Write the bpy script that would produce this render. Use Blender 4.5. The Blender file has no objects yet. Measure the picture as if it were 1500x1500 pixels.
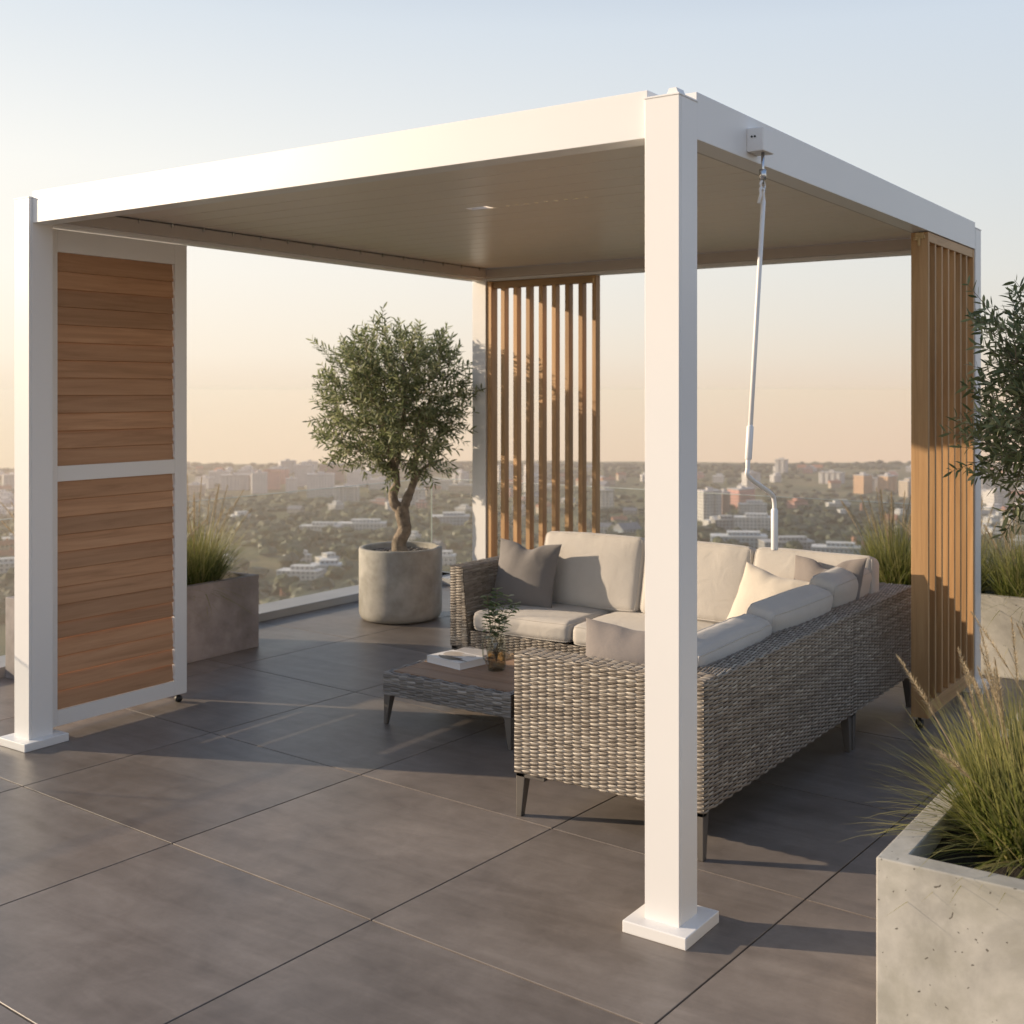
import bpy, bmesh, math, random
from mathutils import Vector, Matrix, Euler, noise
R_ = math.radians
random.seed(11)
SC = bpy.context.scene
COL = SC.collection

# ------------------------------------------------------------------ camera
F_PX, Y_HOR, YAW, EYE, PP = 1688.4, 572.3, 0.579, Vector((1.596, -2.967, 1.6)), 850.0
cam = bpy.data.cameras.new('camera'); co = bpy.data.objects.new('camera', cam); COL.objects.link(co)
co.location = EYE; co.rotation_euler = (R_(90), 0, YAW)
cam.sensor_width = 36; cam.lens = F_PX / 1500 * 36
cam.shift_x = (750 - PP) / 1500; cam.shift_y = -(750 - Y_HOR) / 1500
cam.clip_start = 0.05; cam.clip_end = 9000
cam.dof.use_dof = True; cam.dof.focus_distance = 4.0; cam.dof.aperture_fstop = 4.6
SC.camera = co
FWD = Vector((-math.sin(YAW), math.cos(YAW), 0)); RGT = Vector((math.cos(YAW), math.sin(YAW), 0))
def bearing(px, d):
    """ground position d metres ahead of the terrace along the line of sight at column px (for laying out the far city)"""
    return EYE + (FWD + RGT * ((px - PP) / F_PX)) * d

# ------------------------------------------------------------------ sun, sky
SUN_EL, SUN_AZ = R_(15.8), R_(23.0)
to_sun = Vector((-math.cos(SUN_AZ) * math.cos(SUN_EL), -math.sin(SUN_AZ) * math.cos(SUN_EL), math.sin(SUN_EL)))
sl = bpy.data.lights.new('sun', 'SUN'); sl.energy = 4.9; sl.angle = R_(0.6); sl.color = (1.0, 0.80, 0.58)
so = bpy.data.objects.new('sun', sl); COL.objects.link(so)
so.rotation_euler = to_sun.to_track_quat('Z', 'Y').to_euler()

W = bpy.data.worlds.new('World'); SC.world = W; W.use_nodes = True
nt = W.node_tree; nt.nodes.clear()
def nd(t, typ, **kw):
    n = t.nodes.new(typ)
    for k, v in kw.items():
        if k == 'ins':
            for i, x in v.items(): n.inputs[i].default_value = x
        else: setattr(n, k, v)
    return n
def mathn(t, op, a, b=None, clamp=False):
    n = t.nodes.new('ShaderNodeMath'); n.operation = op; n.use_clamp = clamp
    for i, x in enumerate((a, b)):
        if x is None: continue
        if isinstance(x, (int, float)): n.inputs[i].default_value = x
        else: t.links.new(x, n.inputs[i])
    return n.outputs[0]
def ramp(t, fac, stops):
    n = t.nodes.new('ShaderNodeValToRGB'); e = n.color_ramp.elements
    while len(e) > 1: e.remove(e[0])
    e[0].position, e[0].color = stops[0][0], (*stops[0][1], 1)
    for p, c in stops[1:]:
        k = e.new(p); k.color = (*c, 1)
    t.links.new(fac, n.inputs[0]); return n.outputs[0]
def mixc(t, fac, a, b, mode='MIX'):
    n = t.nodes.new('ShaderNodeMix'); n.data_type = 'RGBA'; n.blend_type = mode
    for s, x in ((n.inputs[0], fac), (n.inputs[6], a), (n.inputs[7], b)):
        if isinstance(x, (int, float)): s.default_value = x
        elif isinstance(x, tuple): s.default_value = (*x, 1) if len(x) == 3 else x
        else: t.links.new(x, s)
    return n.outputs[2]
tc = nd(nt, 'ShaderNodeTexCoord'); sx = nd(nt, 'ShaderNodeSeparateXYZ'); nt.links.new(tc.outputs['Generated'], sx.inputs[0])
zc = mathn(nt, 'MAXIMUM', sx.outputs[2], 0.012)
cb = nd(nt, 'ShaderNodeCombineXYZ'); nt.links.new(sx.outputs[0], cb.inputs[0]); nt.links.new(sx.outputs[1], cb.inputs[1]); nt.links.new(zc, cb.inputs[2])
sky = nd(nt, 'ShaderNodeTexSky', sky_type='NISHITA'); sky.sun_disc = False; sky.sun_elevation = SUN_EL
sky.sun_rotation = math.atan2(to_sun.x, to_sun.y); sky.altitude = 200; sky.dust_density = 2.0; sky.air_density = 1.0
nt.links.new(cb.outputs[0], sky.inputs[0])
nis = mixc(nt, 1.0, sky.outputs[0], (0.11, 0.11, 0.11), 'MULTIPLY')
# dusk air: colour by elevation, warmer and brighter towards the sun's side of the sky
el = mathn(nt, 'DIVIDE', mathn(nt, 'ADD', sx.outputs[2], 0.09), 0.69, True)      # sine of elevation -0.09 .. 0.60
def es(s): return (s + 0.09) / 0.69
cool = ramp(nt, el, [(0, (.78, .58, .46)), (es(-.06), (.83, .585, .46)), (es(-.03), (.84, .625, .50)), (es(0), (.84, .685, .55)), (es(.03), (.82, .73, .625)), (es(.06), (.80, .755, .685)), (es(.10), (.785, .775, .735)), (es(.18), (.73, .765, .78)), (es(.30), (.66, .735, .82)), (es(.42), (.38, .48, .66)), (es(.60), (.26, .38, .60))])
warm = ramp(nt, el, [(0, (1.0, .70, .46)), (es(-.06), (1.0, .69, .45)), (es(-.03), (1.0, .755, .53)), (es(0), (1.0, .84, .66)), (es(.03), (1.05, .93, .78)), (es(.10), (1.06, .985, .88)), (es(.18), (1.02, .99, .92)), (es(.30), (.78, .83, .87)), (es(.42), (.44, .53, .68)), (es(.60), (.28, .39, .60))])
dots = mathn(nt, 'ADD', mathn(nt, 'MULTIPLY', sx.outputs[0], to_sun.x), mathn(nt, 'MULTIPLY', sx.outputs[1], to_sun.y))
az = mathn(nt, 'DIVIDE', mathn(nt, 'ADD', dots, 0.18), 0.80, True)
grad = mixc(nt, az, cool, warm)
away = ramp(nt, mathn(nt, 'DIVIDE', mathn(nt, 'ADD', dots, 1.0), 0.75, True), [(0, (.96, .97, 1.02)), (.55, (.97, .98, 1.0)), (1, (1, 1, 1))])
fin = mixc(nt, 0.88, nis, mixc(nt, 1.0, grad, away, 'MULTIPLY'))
bg = nd(nt, 'ShaderNodeBackground'); bg.inputs[1].default_value = .79
low = mathn(nt, 'DIVIDE', mathn(nt, 'SUBTRACT', mathn(nt, 'POWER', 2.71828, mathn(nt, 'DIVIDE', .000754, mathn(nt, 'MAXIMUM', sx.outputs[2], .00088))), 1.0), 1.356)   # sky tint added at eye level to hide the haze box's edge
cg = nd(nt, 'ShaderNodeCombineXYZ')
HAZE_MATCH = [(.200, -.223, -.339), (.196, .197, -.529), (.078, .403, -.522)]
for i_, (c0, c1, c2) in enumerate(HAZE_MATCH):
    a_ = mathn(nt, 'ADD', c0, mathn(nt, 'MULTIPLY', az, mathn(nt, 'ADD', c1, mathn(nt, 'MULTIPLY', az, c2))))
    nt.links.new(mathn(nt, 'ADD', 1.0, mathn(nt, 'MULTIPLY', low, a_)), cg.inputs[i_])
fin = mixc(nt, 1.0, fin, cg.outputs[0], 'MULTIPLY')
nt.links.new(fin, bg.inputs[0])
wo = nd(nt, 'ShaderNodeOutputWorld'); nt.links.new(bg.outputs[0], wo.inputs[0])

SC.view_settings.view_transform = 'Standard'; SC.view_settings.look = 'None'
SC.view_settings.exposure = 0.42; SC.view_settings.gamma = 1
cy = SC.cycles
cy.use_denoising = True; cy.max_bounces = 7; cy.diffuse_bounces = 4; cy.glossy_bounces = 4; cy.transparent_max_bounces = 24
cy.volume_bounces = 1; cy.caustics_reflective = False; cy.caustics_refractive = False; cy.sample_clamp_indirect = 4

# ------------------------------------------------------------------ materials
MATS = {}
def newmat(name):
    m = bpy.data.materials.new(name); m.use_nodes = True; t = m.node_tree
    b = t.nodes['Principled BSDF']; MATS[name] = m
    return m, t, b
def coords(t, scale=(1, 1, 1), rnd=None):
    c = nd(t, 'ShaderNodeTexCoord'); mp = nd(t, 'ShaderNodeMapping'); mp.inputs['Scale'].default_value = scale
    src = c.outputs['Object']
    if rnd:
        a = nd(t, 'ShaderNodeAttribute', attribute_name='rnd'); v = nd(t, 'ShaderNodeVectorMath', operation='SCALE'); v.inputs[0].default_value = (3.7, 5.1, 7.3)
        t.links.new(a.outputs['Fac'], v.inputs['Scale'])
        ad = nd(t, 'ShaderNodeVectorMath', operation='ADD'); t.links.new(src, ad.inputs[0]); t.links.new(v.outputs[0], ad.inputs[1]); src = ad.outputs[0]
    t.links.new(src, mp.inputs[0]); return mp.outputs[0]
def noi(t, vec, scale, detail=4, rough=.55, dist=0.0):
    n = nd(t, 'ShaderNodeTexNoise'); n.inputs['Scale'].default_value = scale; n.inputs['Detail'].default_value = detail
    n.inputs['Roughness'].default_value = rough; n.inputs['Distortion'].default_value = dist
    t.links.new(vec, n.inputs['Vector']); return n.outputs['Fac']
def bump(t, b, h, strength=.3, dist=.01):
    n = nd(t, 'ShaderNodeBump'); n.inputs['Strength'].default_value = strength; n.inputs['Distance'].default_value = dist
    t.links.new(h, n.inputs['Height']); t.links.new(n.outputs[0], b.inputs['Normal'])
def attr(t, name): return nd(t, 'ShaderNodeAttribute', attribute_name=name).outputs['Fac']
def plain(name, col, rough=.5, metal=0.0, var=.08, scale=6.0, bmp=.05):
    m, t, b = newmat(name); v = coords(t); n = noi(t, v, scale, 5)
    lo = tuple(c * (1 - var) for c in col); hi = tuple(min(1, c * (1 + var)) for c in col)
    t.links.new(ramp(t, n, [(.3, lo), (.7, hi)]), b.inputs['Base Color'])
    b.inputs['Roughness'].default_value = rough; b.inputs['Metallic'].default_value = metal
    if bmp: bump(t, b, noi(t, v, scale * (30 if bmp < .9 else 3), 5, .7), bmp, .002 if bmp < .9 else .03)
    return m
M = MATS
plain('white_paint', (.80, .785, .765), .38, 0, .015, 2.0, .02)
plain('roof_paint', (.83, .755, .66), .33, 0, .02, 2.0, .02)
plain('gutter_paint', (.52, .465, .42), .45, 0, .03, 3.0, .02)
plain('grey_metal', (.16, .145, .13), .45, .5, .08, 5.0, .03)
plain('chrome', (.62, .62, .62), .25, 1.0, .03, 5.0, 0)
plain('black_rubber', (.012, .012, .013), .5, 0, .1, 20, 0)
plain('brass', (.55, .42, .24), .35, .8, .1, 10, 0)
plain('kerb_concrete', (.38, .37, .36), .6, 0, .08, 3.0, .06)
plain('soil', (.035, .026, .018), .95, 0, .4, 30, .9)
plain('pebble', (.34, .31, .28), .8, 0, .3, 20, .2)
plain('paper_white', (.80, .79, .77), .5, 0, .02, 5, 0)
plain('photo_black', (.03, .028, .026), .35, 0, .5, 40, 0)
plain('photo_stone', (.50, .44, .37), .4, 0, .12, 20, 0)
plain('paper_grey', (.52, .50, .48), .5, 0, .04, 5, 0)
plain('tan_cloth', (.50, .34, .19), .85, 0, .2, 15, .3)
plain('bark', (.36, .285, .21), .9, 0, .45, 22, 1.0)
plain('twig', (.20, .155, .10), .9, 0, .3, 30, .3)

def glow_mat():
    m, t, b = newmat('warm_glow'); b.inputs['Base Color'].default_value = (.55, .46, .34, 1); b.inputs['Emission Color'].default_value = (1, .72, .40, 1); b.inputs['Emission Strength'].default_value = .10  # weak warm emission for the small roof discs
glow_mat()
def wood(name, axis, dark, mid, light, grain=1.0):
    m, t, b = newmat(name)
    sc = {'X': (1.2, 22, 22), 'Y': (22, 1.2, 22), 'Z': (22, 22, 1.2)}[axis]
    v = coords(t, sc, True)
    n1 = noi(t, v, 1.3 * grain, 6, .62, .8)
    c = ramp(t, n1, [(.25, dark), (.5, mid), (.75, light)])
    fine = noi(t, coords(t, tuple(s * 4 for s in sc), True), 1.5, 4, .7)
    c = mixc(t, mathn(t, 'MULTIPLY', fine, .35), c, dark)
    hue = ramp(t, attr(t, 'rnd'), [(0, (.80, .80, .80)), (1, (1.18, 1.14, 1.10))])
    c = mixc(t, 1.0, c, hue, 'MULTIPLY')
    t.links.new(c, b.inputs['Base Color']); b.inputs['Roughness'].default_value = .55
    bump(t, b, fine, .15, .003)
    return m
wood('teak_slats', 'Z', (.34, .19, .082), (.51, .31, .145), (.61, .40, .205))
wood('teak_rail', 'Y', (.34, .19, .082), (.51, .31, .145), (.61, .40, .205))
wood('teak_rail_cross', 'X', (.30, .17, .075), (.42, .26, .12), (.50, .33, .17))
wood('teak_louvre', 'Y', (.31, .165, .082), (.47, .265, .145), (.56, .34, .20))
wood('table_plank', 'X', (.22, .135, .085), (.32, .21, .14), (.38, .26, .18))

def concrete(name, base, pits=True, spread=.16):
    m, t, b = newmat(name); v = coords(t)
    n = noi(t, v, 2.6, 8, .62, .4); n2 = noi(t, v, 9, 6, .6)
    lo = tuple(c * (1 - spread * 1.6) for c in base); hi = tuple(c * (1 + spread) for c in base)
    c = ramp(t, n, [(.34, lo), (.5, base), (.64, hi)])
    c = mixc(t, ramp(t, n2, [(.42, (0, 0, 0)), (.66, (.55, .55, .55))]), c, tuple(x * y for x, y in zip(base, (.66, .66, .60))))
    h = n2
    if pits:
        vo = nd(t, 'ShaderNodeTexVoronoi'); vo.inputs['Scale'].default_value = 44; vo.inputs['Randomness'].default_value = 1
        vd = nd(t, 'ShaderNodeVectorMath', operation='ADD'); t.links.new(v, vd.inputs[0])
        nn = nd(t, 'ShaderNodeTexNoise'); nn.inputs['Scale'].default_value = 30; t.links.new(v, nn.inputs['Vector'])
        sc = nd(t, 'ShaderNodeVectorMath', operation='SCALE'); sc.inputs['Scale'].default_value = .05; t.links.new(nn.outputs['Color'], sc.inputs[0]); t.links.new(sc.outputs[0], vd.inputs[1])
        t.links.new(vd.outputs[0], vo.inputs['Vector'])
        pick = mathn(t, 'GREATER_THAN', nd_sep(t, vo.outputs['Color']), .45)
        hole = mathn(t, 'MULTIPLY', mathn(t, 'LESS_THAN', vo.outputs['Distance'], .13), pick)
        c = mixc(t, mathn(t, 'MULTIPLY', hole, .8), c, (.06, .05, .035))
        h = mathn(t, 'SUBTRACT', mathn(t, 'MULTIPLY', n2, .25), hole)
    t.links.new(c, b.inputs['Base Color']); b.inputs['Roughness'].default_value = .82
    bump(t, b, h, .5, .004)
    return m
def nd_sep(t, col):
    s = nd(t, 'ShaderNodeSeparateColor'); t.links.new(col, s.inputs[0]); return s.outputs[0]
concrete('concrete_pale', (.44, .42, .375), True, .30)
concrete('concrete_taupe', (.34, .30, .285), False, .22)
concrete('concrete_pot', (.38, .355, .315), False, .24)

def floor_mat():
    m, t, b = newmat('stone_tile')
    v = coords(t, (1, 1, 1), True)
    st = coords(t, (.55, 4.2, 1), True)
    n1 = noi(t, v, 1.5, 7, .6, .6); n2 = noi(t, st, 1.6, 8, .68, 1.1); n3 = noi(t, v, 70, 5, .75); n4 = noi(t, v, 9, 6, .65, .5)
    k = mathn(t, 'ADD', mathn(t, 'ADD', mathn(t, 'MULTIPLY', n1, .42), mathn(t, 'MULTIPLY', n2, .33)), mathn(t, 'MULTIPLY', n4, .25))
    c = ramp(t, k, [(.38, (.130, .109, .094)), (.46, (.178, .152, .132)), (.53, (.219, .189, .166)), (.62, (.280, .245, .216))])
    c = mixc(t, mathn(t, 'MULTIPLY', n3, .34), c, (.095, .082, .073))
    tint = ramp(t, attr(t, 'rnd'), [(0, (.90, .90, .91)), (1, (1.08, 1.06, 1.04))])
    c = mixc(t, 1.0, c, tint, 'MULTIPLY')
    t.links.new(c, b.inputs['Base Color'])
    t.links.new(ramp(t, n1, [(.3, (.36, .36, .36)), (.7, (.50, .50, .50))]), b.inputs['Roughness'])
    bump(t, b, n3, .10, .0015)
floor_mat()
plain('grout', (.20, .18, .16), .9, 0, .1, 20, .1)

def fabric(name, col):
    m, t, b = newmat(name); v = coords(t)
    wv = nd(t, 'ShaderNodeTexWave', wave_type='BANDS', bands_direction='DIAGONAL'); wv.inputs['Scale'].default_value = 160; wv.inputs['Distortion'].default_value = 3; t.links.new(v, wv.inputs['Vector'])
    n = noi(t, v, 5, 5); f = noi(t, v, 260, 3, .7)
    lo = tuple(c * .90 for c in col); hi = tuple(min(1, c * 1.07) for c in col)
    c = ramp(t, mathn(t, 'ADD', mathn(t, 'MULTIPLY', n, .4), mathn(t, 'MULTIPLY', f, .6)), [(.35, lo), (.65, hi)])
    t.links.new(c, b.inputs['Base Color']); b.inputs['Roughness'].default_value = .92
    b.inputs['Sheen Weight'].default_value = .15
    wr = noi(t, v, 9, 5, .55, 1.2)
    bump(t, b, mathn(t, 'ADD', mathn(t, 'MULTIPLY', f, .10), mathn(t, 'MULTIPLY', wr, .9)), .35, .012)
fabric('linen', (.545, .51, .465)); fabric('linen_light', (.60, .545, .465)); fabric('taupe_fabric', (.215, .19, .178)); fabric('grey_fabric', (.19, .176, .168))

def wicker_mat(name, stops):
    m, t, b = newmat(name)
    c = ramp(t, attr(t, 'rnd'), stops)
    n = noi(t, coords(t, (1, 1, 1)), 120, 4, .7)
    c = mixc(t, mathn(t, 'MULTIPLY', n, .45), c, (.12, .09, .065))
    t.links.new(c, b.inputs['Base Color']); b.inputs['Roughness'].default_value = .5
    bump(t, b, n, .2, .002)
wicker_mat('wicker', [(0, (.13, .105, .083)), (.3, (.25, .212, .17)), (.7, (.37, .325, .27)), (1, (.54, .49, .415))])
wicker_mat('wicker_grey', [(0, (.13, .125, .12)), (.5, (.25, .24, .23)), (1, (.46, .44, .42))])
plain('wicker_core', (.060, .045, .033), .8, 0, .2, 20, 0)

def leafmat(name, stops, trans=.35, tip=None):
    m, t, b = newmat(name)
    c = ramp(t, attr(t, 'rnd'), stops)
    if tip: c = mixc(t, ramp(t, attr(t, 'along'), [(.35, (0, 0, 0)), (.95, (1, 1, 1))]), c, tip)
    t.links.new(c, b.inputs['Base Color']); b.inputs['Roughness'].default_value = .55
    tr = nd(t, 'ShaderNodeBsdfTranslucent'); t.links.new(c, tr.inputs['Color'])
    mx = nd(t, 'ShaderNodeMixShader'); mx.inputs[0].default_value = trans
    out = t.nodes['Material Output']
    t.links.new(b.outputs[0], mx.inputs[1]); t.links.new(tr.outputs[0], mx.inputs[2]); t.links.new(mx.outputs[0], out.inputs['Surface'])
leafmat('olive_leaf', [(0, (.095, .12, .05)), (.5, (.225, .255, .115)), (.85, (.38, .40, .215)), (1, (.50, .50, .35))], .42)
leafmat('sprig_leaf', [(0, (.10, .16, .06)), (.6, (.22, .31, .13)), (.9, (.36, .43, .24)), (1, (.58, .62, .52))], .5)
leafmat('grass_blade', [(0, (.065, .10, .016)), (.45, (.17, .215, .042)), (.8, (.29, .30, .08)), (1, (.48, .42, .20))], .45, (.36, .33, .13))
leafmat('seed_head', [(0, (.40, .32, .20)), (1, (.62, .52, .36))], .45)

def schlick(t):
    lw = nd(t, 'ShaderNodeLayerWeight'); lw.inputs[0].default_value = .5
    return mathn(t, 'ADD', mathn(t, 'MULTIPLY', mathn(t, 'POWER', lw.outputs['Facing'], 5.0), .96), .04, True)
def glassmat():
    m, t, b = newmat('clear_glass'); t.nodes.remove(b)
    fr = schlick(t)
    tr = nd(t, 'ShaderNodeBsdfTransparent'); tr.inputs[0].default_value = (.955, .965, .955, 1)
    gl = nd(t, 'ShaderNodeBsdfGlossy'); gl.inputs['Roughness'].default_value = 0.0
    mx = nd(t, 'ShaderNodeMixShader'); o = t.nodes['Material Output']
    t.links.new(fr, mx.inputs[0]); t.links.new(tr.outputs[0], mx.inputs[1]); t.links.new(gl.outputs[0], mx.inputs[2]); t.links.new(mx.outputs[0], o.inputs['Surface'])
    for nm, c in (('smoke_glass', (.74, .77, .73)), ('amber_water', (.84, .75, .64))):
        m, t, b = newmat(nm); t.nodes.remove(b)
        fr = schlick(t)
        tr = nd(t, 'ShaderNodeBsdfTransparent'); tr.inputs[0].default_value = (*c, 1)
        gl = nd(t, 'ShaderNodeBsdfGlossy'); gl.inputs['Roughness'].default_value = 0.03
        mx = nd(t, 'ShaderNodeMixShader'); o = t.nodes['Material Output']
        t.links.new(mathn(t, 'ADD', fr, .05, True), mx.inputs[0]); t.links.new(tr.outputs[0], mx.inputs[1]); t.links.new(gl.outputs[0], mx.inputs[2]); t.links.new(mx.outputs[0], o.inputs['Surface'])
glassmat()
plain('glass_edge', (.50, .55, .51), .2, 0, .02, 3, 0)

def citywall(name, col, win=(.10, .115, .13), wu=3.2, wv=3.0):
    m, t, b = newmat(name)
    uv = nd(t, 'ShaderNodeUVMap'); s = nd(t, 'ShaderNodeSeparateXYZ'); t.links.new(uv.outputs[0], s.inputs[0])
    fu = mathn(t, 'FRACT', mathn(t, 'DIVIDE', s.outputs[0], wu)); fv = mathn(t, 'FRACT', mathn(t, 'DIVIDE', s.outputs[1], wv))
    a = mathn(t, 'MULTIPLY', mathn(t, 'GREATER_THAN', fu, .28), mathn(t, 'LESS_THAN', fu, .74))
    c2 = mathn(t, 'MULTIPLY', mathn(t, 'GREATER_THAN', fv, .34), mathn(t, 'LESS_THAN', fv, .80))
    w = mathn(t, 'MULTIPLY', a, c2)
    n = noi(t, coords(t), .12, 4)
    c = ramp(t, n, [(.3, tuple(x * .9 for x in col)), (.7, tuple(min(1, x * 1.06) for x in col))])
    t.links.new(mixc(t, w, c, win), b.inputs['Base Color'])
    t.links.new(mathn(t, 'SUBTRACT', .8, mathn(t, 'MULTIPLY', w, .6)), b.inputs['Roughness'])
citywall('wall_white', (.62, .605, .58), (.20, .21, .22)); citywall('wall_grey', (.33, .33, .33)); citywall('wall_cream', (.50, .42, .32)); citywall('wall_orange', (.66, .42, .24))
citywall('wall_pink', (.64, .34, .28)); citywall('wall_brown', (.34, .22, .18)); citywall('wall_blue', (.34, .41, .47))
plain('roof_flat', (.46, .45, .44), .8, 0, .12, .2, 0); plain('roof_tile', (.34, .15, .09), .8, 0, .2, .4, 0); plain('roof_slate', (.20, .21, .23), .7, 0, .15, .3, 0); plain('roof_white', (.68, .67, .65), .7, 0, .08, .2, 0)
plain('chimney_brick', (.46, .22, .15), .8, 0, .2, .6, 0)
leafmat('far_foliage', [(0, (.024, .036, .014)), (.40, (.042, .058, .020)), (.72, (.068, .086, .028)), (1, (.13, .105, .035))], .1)

def terrain_mat():
    m, t, b = newmat('countryside'); v = coords(t)
    n = noi(t, v, .0065, 6, .62); n2 = noi(t, v, .05, 5, .6)
    c = ramp(t, n, [(.33, (.030, .038, .015)), (.45, (.060, .078, .024)), (.53, (.10, .115, .035)), (.60, (.20, .165, .075)), (.66, (.09, .10, .035)), (.74, (.05, .056, .024))])
    c = mixc(t, mathn(t, 'MULTIPLY', n2, .5), c, (.04, .042, .022))
    t.links.new(c, b.inputs['Base Color']); b.inputs['Roughness'].default_value = .95
terrain_mat()

# ------------------------------------------------------------------ mesh helpers
class MB:
    def __init__(s): s.v = []; s.f = []; s.r = []; s.a = []; s.mi = []; s.uv = {}; s.va = {}
    def add(s, vs, fs, rnd=None, mi=0):
        o = len(s.v); s.v += [tuple(p) for p in vs]
        rv = random.random() if rnd is None else rnd
        for f in fs: s.f.append(tuple(i + o for i in f)); s.r.append(rv); s.mi.append(mi)
        return o
    def box(s, x0, x1, y0, y1, z0, z1, rnd=None, mi=0, mat=None):
        P = [Vector((x, y, z)) for z in (z0, z1) for y in (y0, y1) for x in (x0, x1)]
        if mat is not None: P = [mat @ p for p in P]
        s.add(P, [(0, 2, 3, 1), (4, 5, 7, 6), (0, 1, 5, 4), (2, 6, 7, 3), (0, 4, 6, 2), (1, 3, 7, 5)], rnd, mi)
    def tube(s, pts, rads, n=8, rnd=None, mi=0, cap=True):
        pts = [Vector(p) for p in pts]
        if not isinstance(rads, (list, tuple)): rads = [rads] * len(pts)
        vs = []; ref = None
        for i, p in enumerate(pts):
            d = (pts[min(i + 1, len(pts) - 1)] - pts[max(i - 1, 0)])
            if d.length < 1e-9: d = Vector((0, 0, 1))
            d.normalize()
            if ref is None: ref = d.orthogonal().normalized()
            u = (ref - d * ref.dot(d))
            u = u.normalized() if u.length > 1e-6 else d.orthogonal().normalized()
            ref = u; w = d.cross(u)
            for k in range(n):
                a = 2 * math.pi * k / n; vs.append(p + (u * math.cos(a) + w * math.sin(a)) * rads[i])
        fs = []
        for i in range(len(pts) - 1):
            for k in range(n): fs.append((i * n + k, i * n + (k + 1) % n, (i + 1) * n + (k + 1) % n, (i + 1) * n + k))
        if cap: fs.append(tuple(reversed(range(n)))); fs.append(tuple((len(pts) - 1) * n + k for k in range(n)))
        s.add(vs, fs, rnd, mi)
    def lathe(s, cx, cy, prof, n=48, rnd=None, mi=0):
        vs = []; fs = []
        for (r, z) in prof:
            for k in range(n): a = 2 * math.pi * k / n; vs.append((cx + r * math.cos(a), cy + r * math.sin(a), z))
        for i in range(len(prof) - 1):
            for k in range(n): fs.append((i * n + k, i * n + (k + 1) % n, (i + 1) * n + (k + 1) % n, (i + 1) * n + k))
        s.add(vs, fs, rnd, mi)
    def build(s, name, mats, parent=None, smooth=False, bevel=0.0, seg=2, angle=40):
        me = bpy.data.meshes.new(name); me.from_pydata(s.v, [], s.f)
        for m in (mats if isinstance(mats, (list, tuple)) else [mats]): me.materials.append(M[m])
        if len(set(s.mi)) > 1: me.polygons.foreach_set('material_index', s.mi)
        a = me.attributes.new('rnd', 'FLOAT', 'FACE'); a.data.foreach_set('value', s.r)
        if s.a and len(s.a) == len(s.v):
            a = me.attributes.new('along', 'FLOAT', 'POINT'); a.data.foreach_set('value', s.a)
        if s.uv:
            l = me.uv_layers.new(name='UVMap')
            for p in me.polygons:
                q = s.uv.get(p.index)
                if q:
                    for li, c in zip(p.loop_indices, q): l.data[li].uv = c
        if smooth: me.polygons.foreach_set('use_smooth', [True] * len(me.polygons))
        me.update()
        o = bpy.data.objects.new(name, me); COL.objects.link(o)
        if parent is not None: o.parent = parent; o.matrix_parent_inverse = Matrix.Translation(-Vector(parent.location))
        if bevel:
            b = o.modifiers.new('edge', 'BEVEL'); b.width = bevel; b.segments = seg; b.limit_method = 'ANGLE'; b.angle_limit = R_(angle); b.harden_normals = False
        return o
def tag(o, label=None, cat=None, group=None, kind=None):
    for k, v in (('label', label), ('category', cat), ('group', group), ('kind', kind)):
        if v: o[k] = v
    return o
def thing(name, loc, label, cat, group=None):
    o = bpy.data.objects.new(name, None); COL.objects.link(o); o.location = loc; o.empty_display_size = .1
    return tag(o, label, cat, group)

# ------------------------------------------------------------------ terrace floor
TA, TSX, TSY, TO = -0.049, 1.002, 0.901, Vector((-1.842, -0.348))
ca, sa = math.cos(TA), math.sin(TA)
XW, YN = -4.92, 4.66            # terrace edges on the valley side
f = MB(); GAP = .0028
for i in range(-7, 12):
    for j in range(-9, 8):
        poly = [(i * TSX + GAP, j * TSY + GAP), ((i + 1) * TSX - GAP, j * TSY + GAP), ((i + 1) * TSX - GAP, (j + 1) * TSY - GAP), (i * TSX + GAP, (j + 1) * TSY - GAP)]
        poly = [(TO.x + ca * a - sa * b, TO.y + sa * a + ca * b) for a, b in poly]
        def clip(P, fn):
            out = []
            for k in range(len(P)):
                A, B = P[k], P[(k + 1) % len(P)]; da, db = fn(A), fn(B)
                if da >= 0: out.append(A)
                if (da >= 0) != (db >= 0):
                    q = da / (da - db); out.append((A[0] + (B[0] - A[0]) * q, A[1] + (B[1] - A[1]) * q))
            return out
        poly = clip(poly, lambda p: p[0] - XW); poly = clip(poly, lambda p: YN - p[1]) if poly else poly
        if len(poly) < 3: continue
        n = len(poly)
        f.add([(a, b, 0) for a, b in poly] + [(a, b, -.012) for a, b in poly], [tuple(range(n))] + [(k, n + k, n + (k + 1) % n, (k + 1) % n) for k in range(n)])
f.build('terrace_floor', 'stone_tile', None, False, .0011, 1)['kind'] = 'structure'
g = MB(); g.box(-4.93, 12, -12, 4.67, -3.9, -.009)
g.build('terrace_slab', 'grout')['kind'] = 'structure'

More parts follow.
